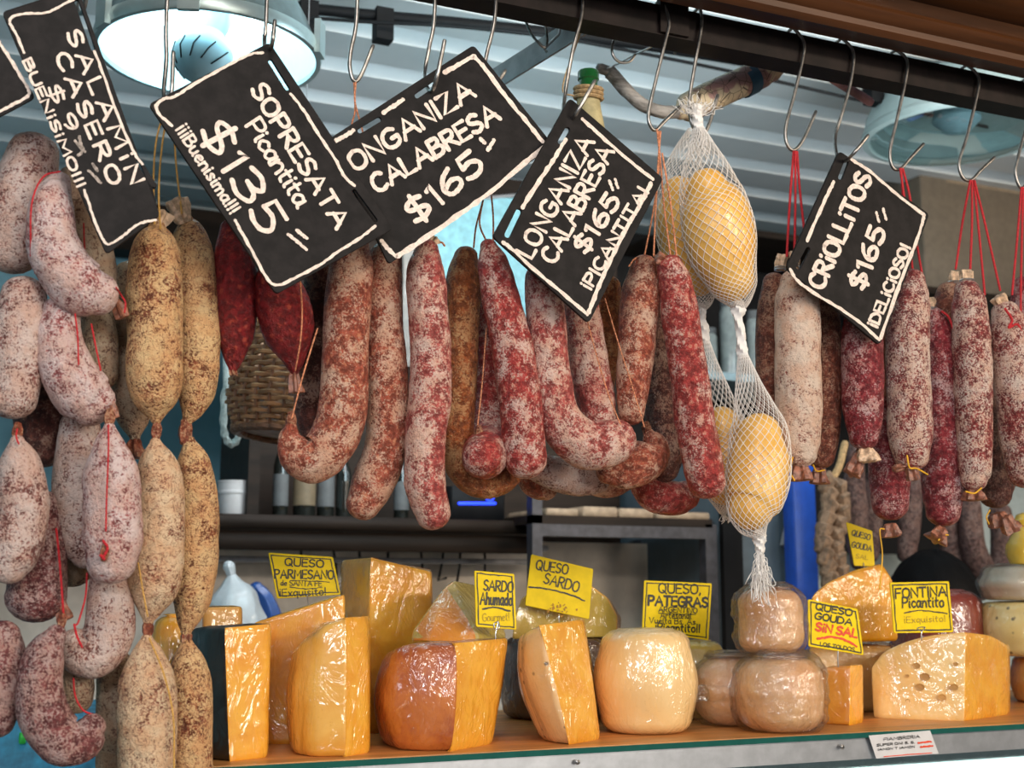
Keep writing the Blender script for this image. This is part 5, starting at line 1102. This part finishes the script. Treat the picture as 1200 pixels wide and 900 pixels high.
def loft(name, label, verts, mats, bulge=.0, rr=.008, cr=.012, base=None, top='rind', levels=10, cat='cheese', seed=0, wrapshell=0.0, holes=()):
    """verts: (px bottom, px top, Y, py top, tag of the side that follows)  -- counter-clockwise seen from above, front first"""
    zb_ = ZS if base is None else base
    B = [V((bx(v[0], 860, v[2]), v[2], 0)) for v in verts]; T = [V((bx(v[1], v[3], v[2]), v[2], at(v[1], v[3], v[2]).z)) for v in verts]; H = [at(v[1], v[3], v[2]).z for v in verts]; tg = [v[4] for v in verts]
    n = len(verts); fb, ft, hh, tags, cor = [], [], [], [], []
    def rnd(Pts, i, t_, r):
        p0, p1, p2 = Pts[i - 1], Pts[i], Pts[(i + 1) % n]; ra = min(r, (p0 - p1).length * .4); rc = min(r, (p2 - p1).length * .4)
        a = p1 + (p0 - p1).normalized() * ra; c_ = p1 + (p2 - p1).normalized() * rc
        return a * (1 - t_) ** 2 + p1 * 2 * t_ * (1 - t_) + c_ * t_ ** 2
    for i in range(n):
        r = cr if tg[i] == tg[i - 1] else .0025
        K = 5
        for k in range(K):
            t_ = k / (K - 1); fb.append(rnd(B, i, t_, r)); q_ = rnd(T, i, t_, r); hh.append(q_.z); ft.append(V((q_.x, q_.y, 0))); tags.append(tg[i - 1] if k < K // 2 else tg[i]); cor.append(tg[i] != tg[i - 1])
        for k in (1, 2, 3, 4):
            f_ = k / 5; j = (i + 1) % n; s0, s1 = rnd(B, i, 1, r), rnd(B, j, 0, cr if tg[j] == tg[i] else .0025); t0, t1 = rnd(T, i, 1, r), rnd(T, j, 0, cr if tg[j] == tg[i] else .0025)
            fb.append(s0.lerp(s1, f_)); q_ = t0.lerp(t1, f_); hh.append(q_.z); ft.append(V((q_.x, q_.y, 0))); tags.append(tg[i]); cor.append(False)
    m_ = len(fb); cen = sum(fb, V((0, 0, 0))) / m_; cent = sum(ft, V((0, 0, 0))) / m_
    nb_, bl = [], []
    for i in range(m_):
        d = (fb[(i + 1) % m_] - fb[i - 1]).normalized(); q = V((d.y, -d.x, 0)); 
        if q.dot(fb[i] - cen) < 0: q = -q
        nb_.append(q); rind = tags[i].startswith('rind') and tags[i - 1].startswith('rind'); bl.append(1.0 if rind else (.55 if tags[i].startswith('rind') or tags[i - 1].startswith('rind') else .0))
    hm = sum(hh) / m_ - zb_
    ts = [0, .25 * rr / hm, rr / hm]; os_ = [-.75 * rr, -.25 * rr, 0]
    for k in range(1, levels): ts.append(rr / hm + (1 - 2 * rr / hm) * k / levels); os_.append(0)
    ts += [1 - rr / hm, 1 - .25 * rr / hm, 1]; os_ += [0, -.25 * rr, -.75 * rr]
    R_ = []
    for t_, o_ in zip(ts, os_):
        ring = []
        for i in range(m_):
            p = fb[i].lerp(ft[i], t_); z = zb_ + (hh[i] - zb_) * t_
            k = o_ * (1 if bl[i] else .35) + bulge * bl[i] * (math.sin(math.pi * min(1, t_)) - (.25 if bl[i] > .9 else 0))
            q = p + nb_[i] * k; q.z = z; w_ = noise.noise(q * 14 + V((seed, 0, 0))) * .0022 + noise.noise(q * 45 + V((seed, 0, 0))) * .0007
            ring.append(q + nb_[i] * w_ * (1 if tags[i].startswith('rind') else .4))
        R_.append(ring)
    t = thing(name, label, cat, V((cen.x, cen.y, zb_)))
    groups = {}
    for g in mats: groups[g] = MB()
    def add(g, quad):
        mbx = groups[g]; b0 = len(mbx.v); mbx.v += quad; mbx.face(range(b0, b0 + len(quad)))
    topg = top if top in mats else list(mats)[0]
    gtop = {}
    for i in range(m_):
        j = (i + 1) % m_
        for a in range(len(R_) - 1): add(tags[i], [R_[a][i], R_[a][j], R_[a + 1][j], R_[a + 1][i]])
    zc_t = sum(hh) / m_
    last = R_[-1]; cc_ = V((cent.x, cent.y, sum(p.z for p in last) / m_ + rr * .25)); mid_ = [p.lerp(cc_, .4) + V((0, 0, rr * .15)) for p in last]
    for i in range(m_):
        j = (i + 1) % m_; add(topg, [last[i], last[j], mid_[j], mid_[i]]); add(topg, [mid_[i], mid_[j], cc_])
    first = R_[0]; cb_ = V((cen.x, cen.y, zb_))
    for i in range(m_): add(topg, [first[(i + 1) % m_], first[i], cb_])
    for g, mbx in groups.items():
        if not mbx.v: continue
        weld(mbx); part(mbx, g.split('_')[0] if g != 'rind' else 'rind', ch[mats[g]], t, sharp=50)
    return t
def weld(mb):
    idx, nv, mp = {}, [], []
    for p in mb.v:
        k = (round(p.x, 5), round(p.y, 5), round(p.z, 5))
        if k not in idx: idx[k] = len(nv); nv.append(p)
        mp.append(idx[k])
    nf, nm, ns = [], [], []
    for f, m, s_ in zip(mb.f, mb.m, mb.sm):
        g = []
        for i in f:
            if mp[i] not in g: g.append(mp[i])
        if len(g) > 2: nf.append(tuple(g)); nm.append(m); ns.append(s_)
    mb.v, mb.f, mb.m, mb.sm = nv, nf, nm, ns
def wheel(name, label, px, Y, rpx, pytop, base, mat, bulge=.006, rr=.018, squash=1.0, seg=56, pname='rind', lean=0, cat='cheese', py0=820):
    c = at(px, py0, Y); r = rpx * dep(px, py0, Y) / F; z0_ = ZS if base is None else base; h = at(px, pytop, Y - r * .6).z - z0_
    t = thing(name, label, cat, V((c.x, Y, z0_))); R_ = []; off = V((px * .1, 0, 0)); rr = min(rr, h * .45)
    prof = [(r - rr * 1.05, 0)] + [(r - rr + rr * math.sin(u), rr - rr * math.cos(u)) for u in [math.pi / 2 * k / 5 for k in range(1, 6)]]
    prof += [(r + bulge * math.sin(math.pi * k / 8), rr + (h - 2 * rr) * k / 8) for k in range(1, 8)]
    prof += [(r - rr + rr * math.cos(u), h - rr + rr * math.sin(u)) for u in [math.pi / 2 * k / 5 for k in range(0, 6)]] + [(r * .6, h + .002), (r * .25, h + .003), (.002, h + .003)]
    if seg > 60: prof = [(v.x, v.y) for v in catmull([V((a, b_, 0)) for a, b_ in prof], 4)]
    for q, z in prof:
        ring = []
        for k in range(seg):
            a = 2 * math.pi * k / seg; d = V((math.cos(a), math.sin(a) * squash, 0)); p = V((c.x, Y, z0_ + z)) + d * q
            ring.append(p + d * (.0035 * noise.noise(p * 16 + off) + .0010 * noise.noise(p * 60 + off)) * min(1, q / r * 1.2))
        R_.append(ring)
    mb = MB(); mb.rings(R_); part(mb, pname, ch[mat], t, sharp=None); return t, z0_ + h
def shell(t, amp=.004, grow=.0035, label='wrinkled clear plastic wrap', mat='wrap'):
    """cling film drawn loosely round the cheese"""
    src = [c for c in t.children if c.type == 'MESH']; mb = MB(); o0 = org(t)
    for c in src:
        b0 = len(mb.v); nrm = [v.normal for v in c.data.vertices]
        for v, nn in zip(c.data.vertices, nrm):
            p = o0 + v.co; k = grow + amp * (abs(noise.noise(p * 24)) + .7 * abs(noise.noise(p * 62 + V((3, 1, 2)) * noise.noise(p * 20))) + .3 * abs(noise.noise(p * 150))); q = p + nn * k
            if q.z < o0.z + .0008: q.z = o0.z + .0008
            mb.v.append(q)
        for f in c.data.polygons: mb.face([b0 + i for i in f.vertices])
    weld(mb); part(mb, 'plastic_wrap', M[mat], t, label, sharp=None)
def crumple(t, pts, Y, w=.006):
    """gathered twist of cling film"""
    path, rad = spline_r(pts, Y, 6); mb = MB(); mb.tube(path, rad, 16, fn=lambda p, u, a, r: 1 + .35 * math.sin(a * 6 + u * 3) + .3 * noise.noise(p * 90)); part(mb, 'wrap_twist', M['wrap'], t, 'gathered twist of clear wrap')
def hull(name, label, pts, base, mat, pname='paste', cat='cheese', bev=.006, mats2=None):
    """irregular wedge from corner points (px, py, Y) ; base points get z = base"""
    import bmesh
    P = []
    for x, y, Y in pts:
        p = at(x, y if y is not None else 800, Y)
        if y is None: p = at(x, 790, Y); p.z = base
        P.append(p)
    bm = bmesh.new()
    for p in P: bm.verts.new(p)
    r = bmesh.ops.convex_hull(bm, input=bm.verts); bmesh.ops.delete(bm, geom=[g for g in r['geom_interior'] if isinstance(g, bmesh.types.BMVert)], context='VERTS')
    bmesh.ops.dissolve_limit(bm, angle_limit=math.radians(4), verts=bm.verts, edges=bm.edges)
    bmesh.ops.bevel(bm, geom=list(bm.edges), offset=bev, segments=3, affect='EDGES', profile=.5, clamp_overlap=True)
    bmesh.ops.recalc_face_normals(bm, faces=bm.faces)
    bm.verts.ensure_lookup_table(); c = sum((v.co for v in bm.verts), V()) / len(bm.verts); zmin = min(v.co.z for v in bm.verts)
    dz = (base - zmin) if base is not None else 0
    t = thing(name, label, cat, V((c.x, c.y, zmin + dz)))
    bm.normal_update()
    sel = {}
    for f in bm.faces:
        g = pname
        if mats2:
            for gname, fnn, mt in mats2:
                if fnn(f.normal, f.calc_center_median() - c): g = gname
        sel.setdefault(g, []).append(f)
    for g, fs in sel.items():
        mb = MB()
        for f in fs:
            b0 = len(mb.v); mb.v += [v.co + V((0, 0, dz)) for v in f.verts]; mb.face(range(b0, b0 + len(f.verts)))
        weld(mb); mt = mat
        if mats2:
            for gname, fnn, m2 in mats2:
                if gname == g: mt = m2
        part(mb, g, ch[mt], t, sharp=32)
    bm.free(); return t
# front row, left to right
t = loft('cheese_wedge', 'tall cheese wedge with black rind at the left, beside the golden salamis', [(222, 222, .19, 736, 'rind'), (245, 243, .12, 736, 'rind'), (270, 263, .095, 736, 'paste'), (315, 318, .115, 731, 'paste'), (313, 318, .28, 731, 'rind'), (230, 230, .28, 736, 'rind')], {'rind': 'rind_black', 'paste': 'paste'}, bulge=.004, seed=1)
loft('cheese_slab', 'flat orange topped cheese slab behind the black rind wedge', [(237, 237, .36, 712, 'paste'), (284, 284, .36, 711, 'paste'), (284, 284, .46, 711, 'paste'), (237, 237, .46, 712, 'paste')], {'rind': 'rind_gold', 'paste': 'orange'}, seed=2)
t, _ = wheel('cheese_round', 'gold wrapped cheese glimpsed between the two golden salami strands', 200, .36, 24, 722, None, 'amber')
loft('cheese_slab', 'tall sloping parmesan slab behind the two front left wedges', [(300, 297, .25, 730, 'paste'), (404, 404, .215, 697, 'paste'), (404, 404, .29, 697, 'rind'), (306, 303, .33, 730, 'rind')], {'paste': 'paste', 'rind': 'rind_gold'}, cr=.006, rr=.006, seed=3)
t = loft('cheese_wedge', 'tall wrapped golden wedge second from left at the shelf front', [(338, 340, .18, 762, 'rind'), (342, 350, .13, 752, 'rind'), (366, 374, .095, 734, 'rind'), (405, 405, .085, 724, 'paste'), (434, 433, .11, 722, 'paste'), (434, 433, .20, 722, 'rind'), (370, 372, .24, 730, 'rind')], {'rind': 'rind_gold', 'paste': 'paste'}, bulge=.006, seed=4)
loft('cheese_block', 'tallest golden cheese block at the back, right of the parmesan card', [(396, 398, .38, 656, 'rind'), (432, 434, .31, 653, 'paste'), (510, 506, .335, 670, 'paste'), (510, 506, .44, 668, 'rind'), (400, 400, .47, 656, 'rind')], {'rind': 'rind_gold', 'paste': 'olive_gold'} if 'olive_gold' in ch else {'rind': 'rind_gold', 'paste': 'paste'}, bulge=.003, seed=5)
t7 = loft('cheese_wedge', 'barrel shaped wedge with red brown rind and golden cut face', [(446, 448, .23, 766, 'rind'), (446, 450, .17, 762, 'rind'), (462, 462, .115, 757, 'rind'), (495, 495, .09, 755, 'rind'), (529, 534, .08, 754, 'paste'), (578, 596, .13, 748, 'paste'), (578, 594, .25, 748, 'rind'), (470, 470, .27, 758, 'rind')], {'rind': 'rind_red', 'paste': 'paste'}, bulge=.013, rr=.012, seed=6)
z7 = at(530, 754, .12).z
t = hull('cheese_wedge', 'smoked sardo wedge with a peaked top lying on the red brown one', [(481, None, .20), (500, None, .17), (562, None, .15), (594, None, .22), (590, None, .30), (495, None, .31), (484, 738, .21), (520, 688, .23), (531, 679, .25), (556, 684, .30), (590, 730, .28)], z7 + .001, 'olive', bev=.004,
         mats2=[('rind', lambda n_, c_: n_.y < -.3 and n_.x < .15, 'rind_orange')])
t8 = loft('cheese_wedge', 'leaning golden wedge with black specks on its pale rind', [(632, 606, .20, 748, 'rind'), (634, 604, .14, 744, 'rind'), (648, 616, .105, 738, 'rind'), (667, 632, .085, 733, 'paste'), (704, 685, .125, 726, 'paste'), (702, 684, .24, 726, 'rind'), (645, 622, .25, 742, 'rind')], {'rind': 'rind_spot', 'paste': 'paste'}, bulge=.014, rr=.008, seed=7)
tD, zD = wheel('cheese_round', 'dark rind cheese behind the leaning wedge, supporting the queso sardo half', 655, .42, 66, 748, None, 'dark')
t = hull('half_cheese', 'half wheel of queso sardo on the dark cheese behind its yellow card', [(600, None, .33), (724, None, .36), (728, None, .45), (610, None, .44), (603, 722, .33), (612, 700, .33), (630, 688, .33), (660, 681, .335), (690, 684, .345), (712, 700, .355), (724, 722, .36), (728, 724, .44), (716, 704, .44), (694, 688, .44), (660, 684, .44), (630, 692, .44), (612, 706, .44)], zD + .001, 'olive', bev=.003, mats2=[('rind', lambda n_, c_: n_.x > .25 or (n_.z > .3 and n_.y > -.4), 'rind_gold')])
t, _ = wheel('cheese_round', 'rounded pale yellow wrapped cheese in the middle of the front row', 757, .185, 54, 739, None, 'rind_pale', bulge=.008, rr=.022)
t, _ = wheel('cheese_round', 'olive yellow cheese behind the round pale one, under the pategras card', 812, .33, 36, 752, None, 'olive')
tp1, zp1 = wheel('cheese_ball', 'round pinkish wrapped cheese at the back left of the wrapped trio', 857, .212, 43, 771, None, 'pinkish', seg=150, bulge=.002, rr=.038); shell(tp1, .006, mat='wrapc')
crumple(tp1, [(822, 812, 9), (814, 815, 6), (808, 818, 5), (803, 826, 8)], .15)
tp2, zp2 = wheel('cheese_ball', 'large pinkish wrapped cheese at the front of the wrapped trio', 914, .12, 50, 772, None, 'pinkish', seg=150, bulge=.002, rr=.030); shell(tp2, .007, mat='wrapc')
tp3, zp3 = wheel('cheese_ball', 'small pinkish wrapped cheese on top, under the frayed net tail', 903, .145, 38, 690, max(zp1, zp2) + .004, 'pinkish', seg=150, bulge=.0, rr=.024, py0=740); shell(tp3, .007, mat='wrapc')
t = loft('cheese_wedge', 'small golden wedge right of the wrapped pinkish cheeses, under the gouda card', [(962, 960, .17, 783, 'rind'), (996, 997, .135, 780, 'paste'), (1012, 1011, .16, 779, 'paste'), (1012, 1011, .22, 779, 'rind'), (966, 964, .24, 783, 'rind')], {'rind': 'rind_orange', 'paste': 'amber'}, rr=.006, cr=.006, seed=9)
zc15 = at(1000, 757, .27).z
t = loft('cheese_block', 'pale wrapped block under the big amber half wheel', [(946, 946, .29, 757, 'rind'), (1046, 1046, .285, 757, 'rind'), (1046, 1046, .38, 757, 'rind'), (950, 950, .38, 757, 'rind')], {'rind': 'paste_pale'}, bulge=.004, rr=.012, seed=10); shell(t)
t = hull('half_cheese', 'big glossy amber half cheese standing behind the gouda card', [(948, None, .27), (1054, None, .265), (1052, None, .36), (952, None, .37), (947, 712, .27), (953, 696, .27), (970, 682, .27), (1000, 668, .27), (1033, 660, .272), (1044, 676, .268), (1052, 712, .266), (1050, 690, .35), (1033, 664, .35), (1000, 672, .36), (970, 686, .36), (955, 700, .36)], zc15 + .006, 'amber', bev=.006)

t = loft('cheese_block', 'large fontina with small holes in its cut face at right front', [(1024, 1021, .22, 782, 'paste'), (1032, 1034, .205, 764, 'paste'), (1062, 1064, .175, 751, 'paste'), (1094, 1094, .15, 744, 'paste'), (1131, 1132, .12, 741, 'face'), (1165, 1163, .15, 745, 'face'), (1184, 1181, .17, 756, 'face'), (1186, 1183, .22, 756, 'rind'), (1130, 1130, .265, 744, 'rind'), (1052, 1052, .265, 756, 'rind')], {'paste': 'paste_pale', 'face': 'paste', 'rind': 'rind_gold'}, rr=.007, cr=.02, seed=11, top='rind')
# eye holes in the fontina cut face: flat discs, inner shade put into darker colour
def edgepos(px): 
    f_ = (px - 1032) / (1131 - 1032); return .205 + (.12 - .205) * f_
mb = MB(); m_hole = plain('painted_hole_shade', (.50, .26, .07), .5, var=.2)
for hx, hy, hr in ((1074, 780, 4.5), (1084, 793, 6), (1063, 792, 2.5), (1078, 805, 5.5), (1118, 805, 5), (1104, 817, 5), (1064, 821, 2.5), (1120, 778, 3)):
    Yh = edgepos(hx) ; c = at(hx, hy, Yh); s = dep(hx, hy, Yh) / F
    dirn = V((at(1131, 800, .12) - at(1032, 800, .205)).to_tuple()); dirn.z = 0; dirn.normalize(); nn = V((dirn.y, -dirn.x, 0))
    ringo = [c + (dirn * math.cos(a) + V((0, 0, 1)) * math.sin(a) * .75) * (hr * s) + nn * .0052 for a in [2 * math.pi * k / 16 for k in range(16)]]
    ringi = [c + (dirn * math.cos(a) + V((0, 0, 1)) * math.sin(a) * .75) * (hr * s * .6) + nn * .0046 for a in [2 * math.pi * k / 16 for k in range(16)]]
    mb.rings([ringo, ringi], cap=False); b0 = len(mb.v); mb.v += ringi; mb.face(range(b0, b0 + 16))
part(mb, 'eye_holes', m_hole, t)
t, _ = wheel('cheese_round', 'dark red waxed cheese behind the fontina card', 1104, .42, 52, 692, None, 'redwax', rr=.03)
t, za = wheel('cheese_round', 'orange yellow wheel at the bottom of the right edge stack', 1250, .31, 58, 772, None, 'orange', rr=.012)
t, zb2 = wheel('cheese_round', 'pale yellow wheel with dark seeds in the middle of the right edge stack', 1212, .32, 60, 706, za + .0035, 'seed', rr=.016, py0=740)
t, zb3 = wheel('cheese_round', 'small white rind wheel on top of the right edge stack', 1208, .32, 54, 664, zb2 + .0035, 'white', rr=.014, py0=690); shell(t, .003)
p = at(1203, 660, .32); s = dep(1203, 640, .32) / F
t = thing('cheese_pear', 'glossy yellow pear shaped cheese on top of the right edge stack', 'cheese', V((p.x, .32, zb3 + .0035)))
mb = MB(); mb.lathe([(.001, 0), (18 * s, .002), (23 * s, .02), (22 * s, .035), (14 * s, .055), (9 * s, .068), (11 * s, .078), (8 * s, .088), (.001, .092)], V((p.x, .32, zb3 + .0035)), 32); part(mb, 'body', ch['amber'] if False else cheese_mat('yellow_gloss', (.80, .50, .02), (.84, .56, .05)), t)
mb = MB(); mb.tube([V((p.x + 9.6 * s * math.cos(a), .32 + 9.6 * s * math.sin(a), zb3 + .0715)) for a in [2 * math.pi * k / 20 for k in range(21)]], .0016, 6); part(mb, 'string', M['goldstring'], t)

# ------------------------------------------------------------------ yellow price cards
def card(label, corners, Y, lines, nrm=(0, -1, 0), border=True, pin=None, lw=1.6, extra=(), stain=None):
    cx = sum(c[0] for c in corners) / 4; cy = sum(c[1] for c in corners) / 4
    pl = Plane(at(cx, cy, Y), nrm); t = thing('price_card', label, 'price card', pl.p)
    part(poly_board(pl, corners, .0009, 1.5), 'card', M['tagyellow'], t)
    if border:
        mb = MB(); ins = []
        for x, y in corners: ins.append((x + (cx - x) / abs(cx - x) * 2.6, y + (cy - y) / abs(cy - y) * 2.6))
        for i in range(4): chalk_line(mb, pl, [ins[i], ins[(i + 1) % 4]], 1.2, .0006)
        part(mb, 'border', M['ink'], t)
    by = {}
    for txt, a, b_, h, w, *mm in lines: by.setdefault(mm[0] if mm else 'ink', []).append((txt, a, b_, h, w))
    for k, ls in by.items():
        for l_ in ls:
            mb = MB(); write(mb, pl, *l_[:4], l_[4] * .8); part(mb, 'lettering', M[k], t, {'inkred': 'red lettering', 'inkfaint': 'faded lettering'}.get(k))
    for k, pts, w in extra:
        mb = MB(); chalk_line(mb, pl, pts, w, .0008); part(mb, 'underline', M[k], t)
    if stain:
        mb = MB()
        for i in range(26): x, y = random.gauss(stain[0], 7), random.gauss(stain[1], 3.5); ribbon(mb, pl, [(x, y), (x + random.uniform(-2, 2), y + random.uniform(-2, 2))], random.uniform(.6, 2.2), .0006 + i * .00001)
        part(mb, 'stain', plain('brown_stain', (.42, .20, .01), .6), t)
    if pin:
        mb = MB(); q = [at(x, y, Y - .004 + (d[0] if d else 0)) for x, y, *d in pin]; mb.tube(catmull(q, 5), .0008, 6); part(mb, 'pin', M['clip'], t)
    return t
card('yellow card reading queso parmesano, behind the tall sloping slab', [(315, 648), (390, 653), (399, 696.5), (325, 701)], .36, [("QUESO", (334, 662.5), (379, 665), 8.5, 2.0), ("PARMESANO", (322, 677.5), (391, 678.5), 10, 2.1), ("de SANTA FE", (329, 686), (377, 687), 6, 1.2), ("^Exquisito!", (328, 699), (382, 697), 8.5, 1.5)], nrm=(-.05, -1, .1), extra=[('ink', [(340, 687.8), (358, 690), (377, 688.5)], 1), ('ink', [(343, 680), (386, 682)], .9)], pin=[(360, 697), (362, 712), (364, 728, .0)])
card('small yellow card reading sardo ahumado on the peaked wedge', [(556.5, 669), (602.5, 673), (605, 737.5), (558.5, 734)], .148, [("SARDO", (567, 691.5), (601, 694), 12, 2.0), ("Ahumado", (563, 708), (600, 709.5), 14, 2.2), ("Gourmet!", (566, 728), (597, 727), 9, .9, 'inkfaint')], nrm=(.06, -1, .1), extra=[('ink', [(566, 714), (580, 712), (598, 716)], 1.7)], pin=[(584, 728), (579, 731), (580, 737), (585, 736), (584, 729), (581, 742), (581, 748)])
card('yellow card reading queso sardo, tilted, with a brown stain', [(623, 650), (695, 667), (690, 725), (616, 709)], .31, [("QUESO", (628, 667), (665, 673), 11, 2.0), ("SARDO", (637, 683), (677, 694), 12, 2.0)], nrm=(-.04, -1, .12), extra=[('ink', [(620, 688), (640, 690), (665, 696), (685, 704)], 1.6)], stain=(656, 713), pin=[(655, 722), (656, 735), (657, 745)], border=False)
card('yellow card reading queso pategras, behind the round pale cheese', [(755.5, 680.5), (834, 684), (830, 750), (753, 738)], .285, [("QUESO,", (772, 694.5), (821, 696), 11, 2.0), ("PATEGRAS", (760, 709), (829, 711.5), 11, 3.0), ("ARGENTINO", (772, 717), (817, 718.5), 6, 1.2), ("Artesanal", (774, 724.5), (810, 725), 7, 1.2), ("Vuelta Bs. As.", (761, 730), (817, 732), 6.5, 1.1), ("^Picantito!!", (768, 739), (820, 741), 9, 1.9)], nrm=(.02, -1, .1), extra=[('ink', [(772, 718.5), (795, 719.5), (815, 720)], .9)], pin=[(795, 744), (797, 755), (798, 768)])
card('yellow card reading queso gouda sin sal with red letters', [(947.5, 702.5), (1005, 714), (1012, 767.5), (948, 757)], .155, [("QUESO", (956, 714), (998, 722), 7.5, 1.9), ("GOUDA", (955, 725), (998, 733), 7.5, 1.9), ("SJN SAL", (956, 738.5), (1004, 747), 9, 2.8, 'inkred'), ("LOS TOLDOS", (961, 757), (1001, 763.5), 4.6, 1.0)], nrm=(.03, -1, .1), extra=[('inkred', [(958, 748.5), (975, 746.5), (990, 750), (1004, 757.5)], 2.0)], pin=[(982, 763), (982, 775), (983, 786)])
card('yellow card reading fontina picantito on top of the fontina', [(1043.5, 683), (1112, 681.5), (1117, 740.5), (1048, 741.5)], .14, [("FONTINA", (1050, 701), (1109, 698), 11, 2.2), ("Picantito", (1058, 712), (1106, 711), 12, 2.0), ("^Exquisito!", (1060, 730), (1108, 728), 7, .9, 'inkfaint')], nrm=(.05, -1, .1), extra=[('ink', [(1060, 718), (1080, 715.5), (1110, 719)], 1.1)], pin=[(1080, 740), (1075, 736), (1084, 735), (1080, 741), (1080, 750)])
card('small shiny yellow card standing on the amber half cheese', [(992, 612), (1022, 622.5), (1025, 663.5), (1001.5, 662.5)], .30, [("QUESO", (998, 627), (1019, 633), 6.5, 1.3), ("GOUDA", (998, 641), (1021, 646), 6.5, 1.3), ("SAL", (1003, 654), (1017, 656), 5, .8, 'inkfaint')], nrm=(-.2, -1, .1), border=False, pin=[(1012, 660), (1013, 667), (1013, 672)])
# printing on the notice
pl = Plane(at(1058, 872, .0573), (0, -1, 0)); nt_ = [o for o in C.objects if o.name.startswith('paper_notice')][0]
mb = MB()
for txt, a, b_, h in (("FIAMBRERIA", (1036, 868), (1078, 864.5), 3.2), ("SUPER DNI S. S.", (1028, 874.5), (1072, 871), 2.6), ("JAMON T JAMON", (1029, 879.5), (1072, 876), 2.2)):
    write(mb, pl, txt, a, b_, h, .6)
part(mb, 'printing', M['ink'], nt_)
mb = MB(); chalk_line(mb, pl, [(1036, 887), (1092, 882)], .8); chalk_line(mb, pl, [(1076, 870.5), (1091, 869)], 1.6); chalk_line(mb, pl, [(1079, 875.5), (1093, 874)], 1.6); part(mb, 'red_printing', M['inkred'], nt_, 'red printing')
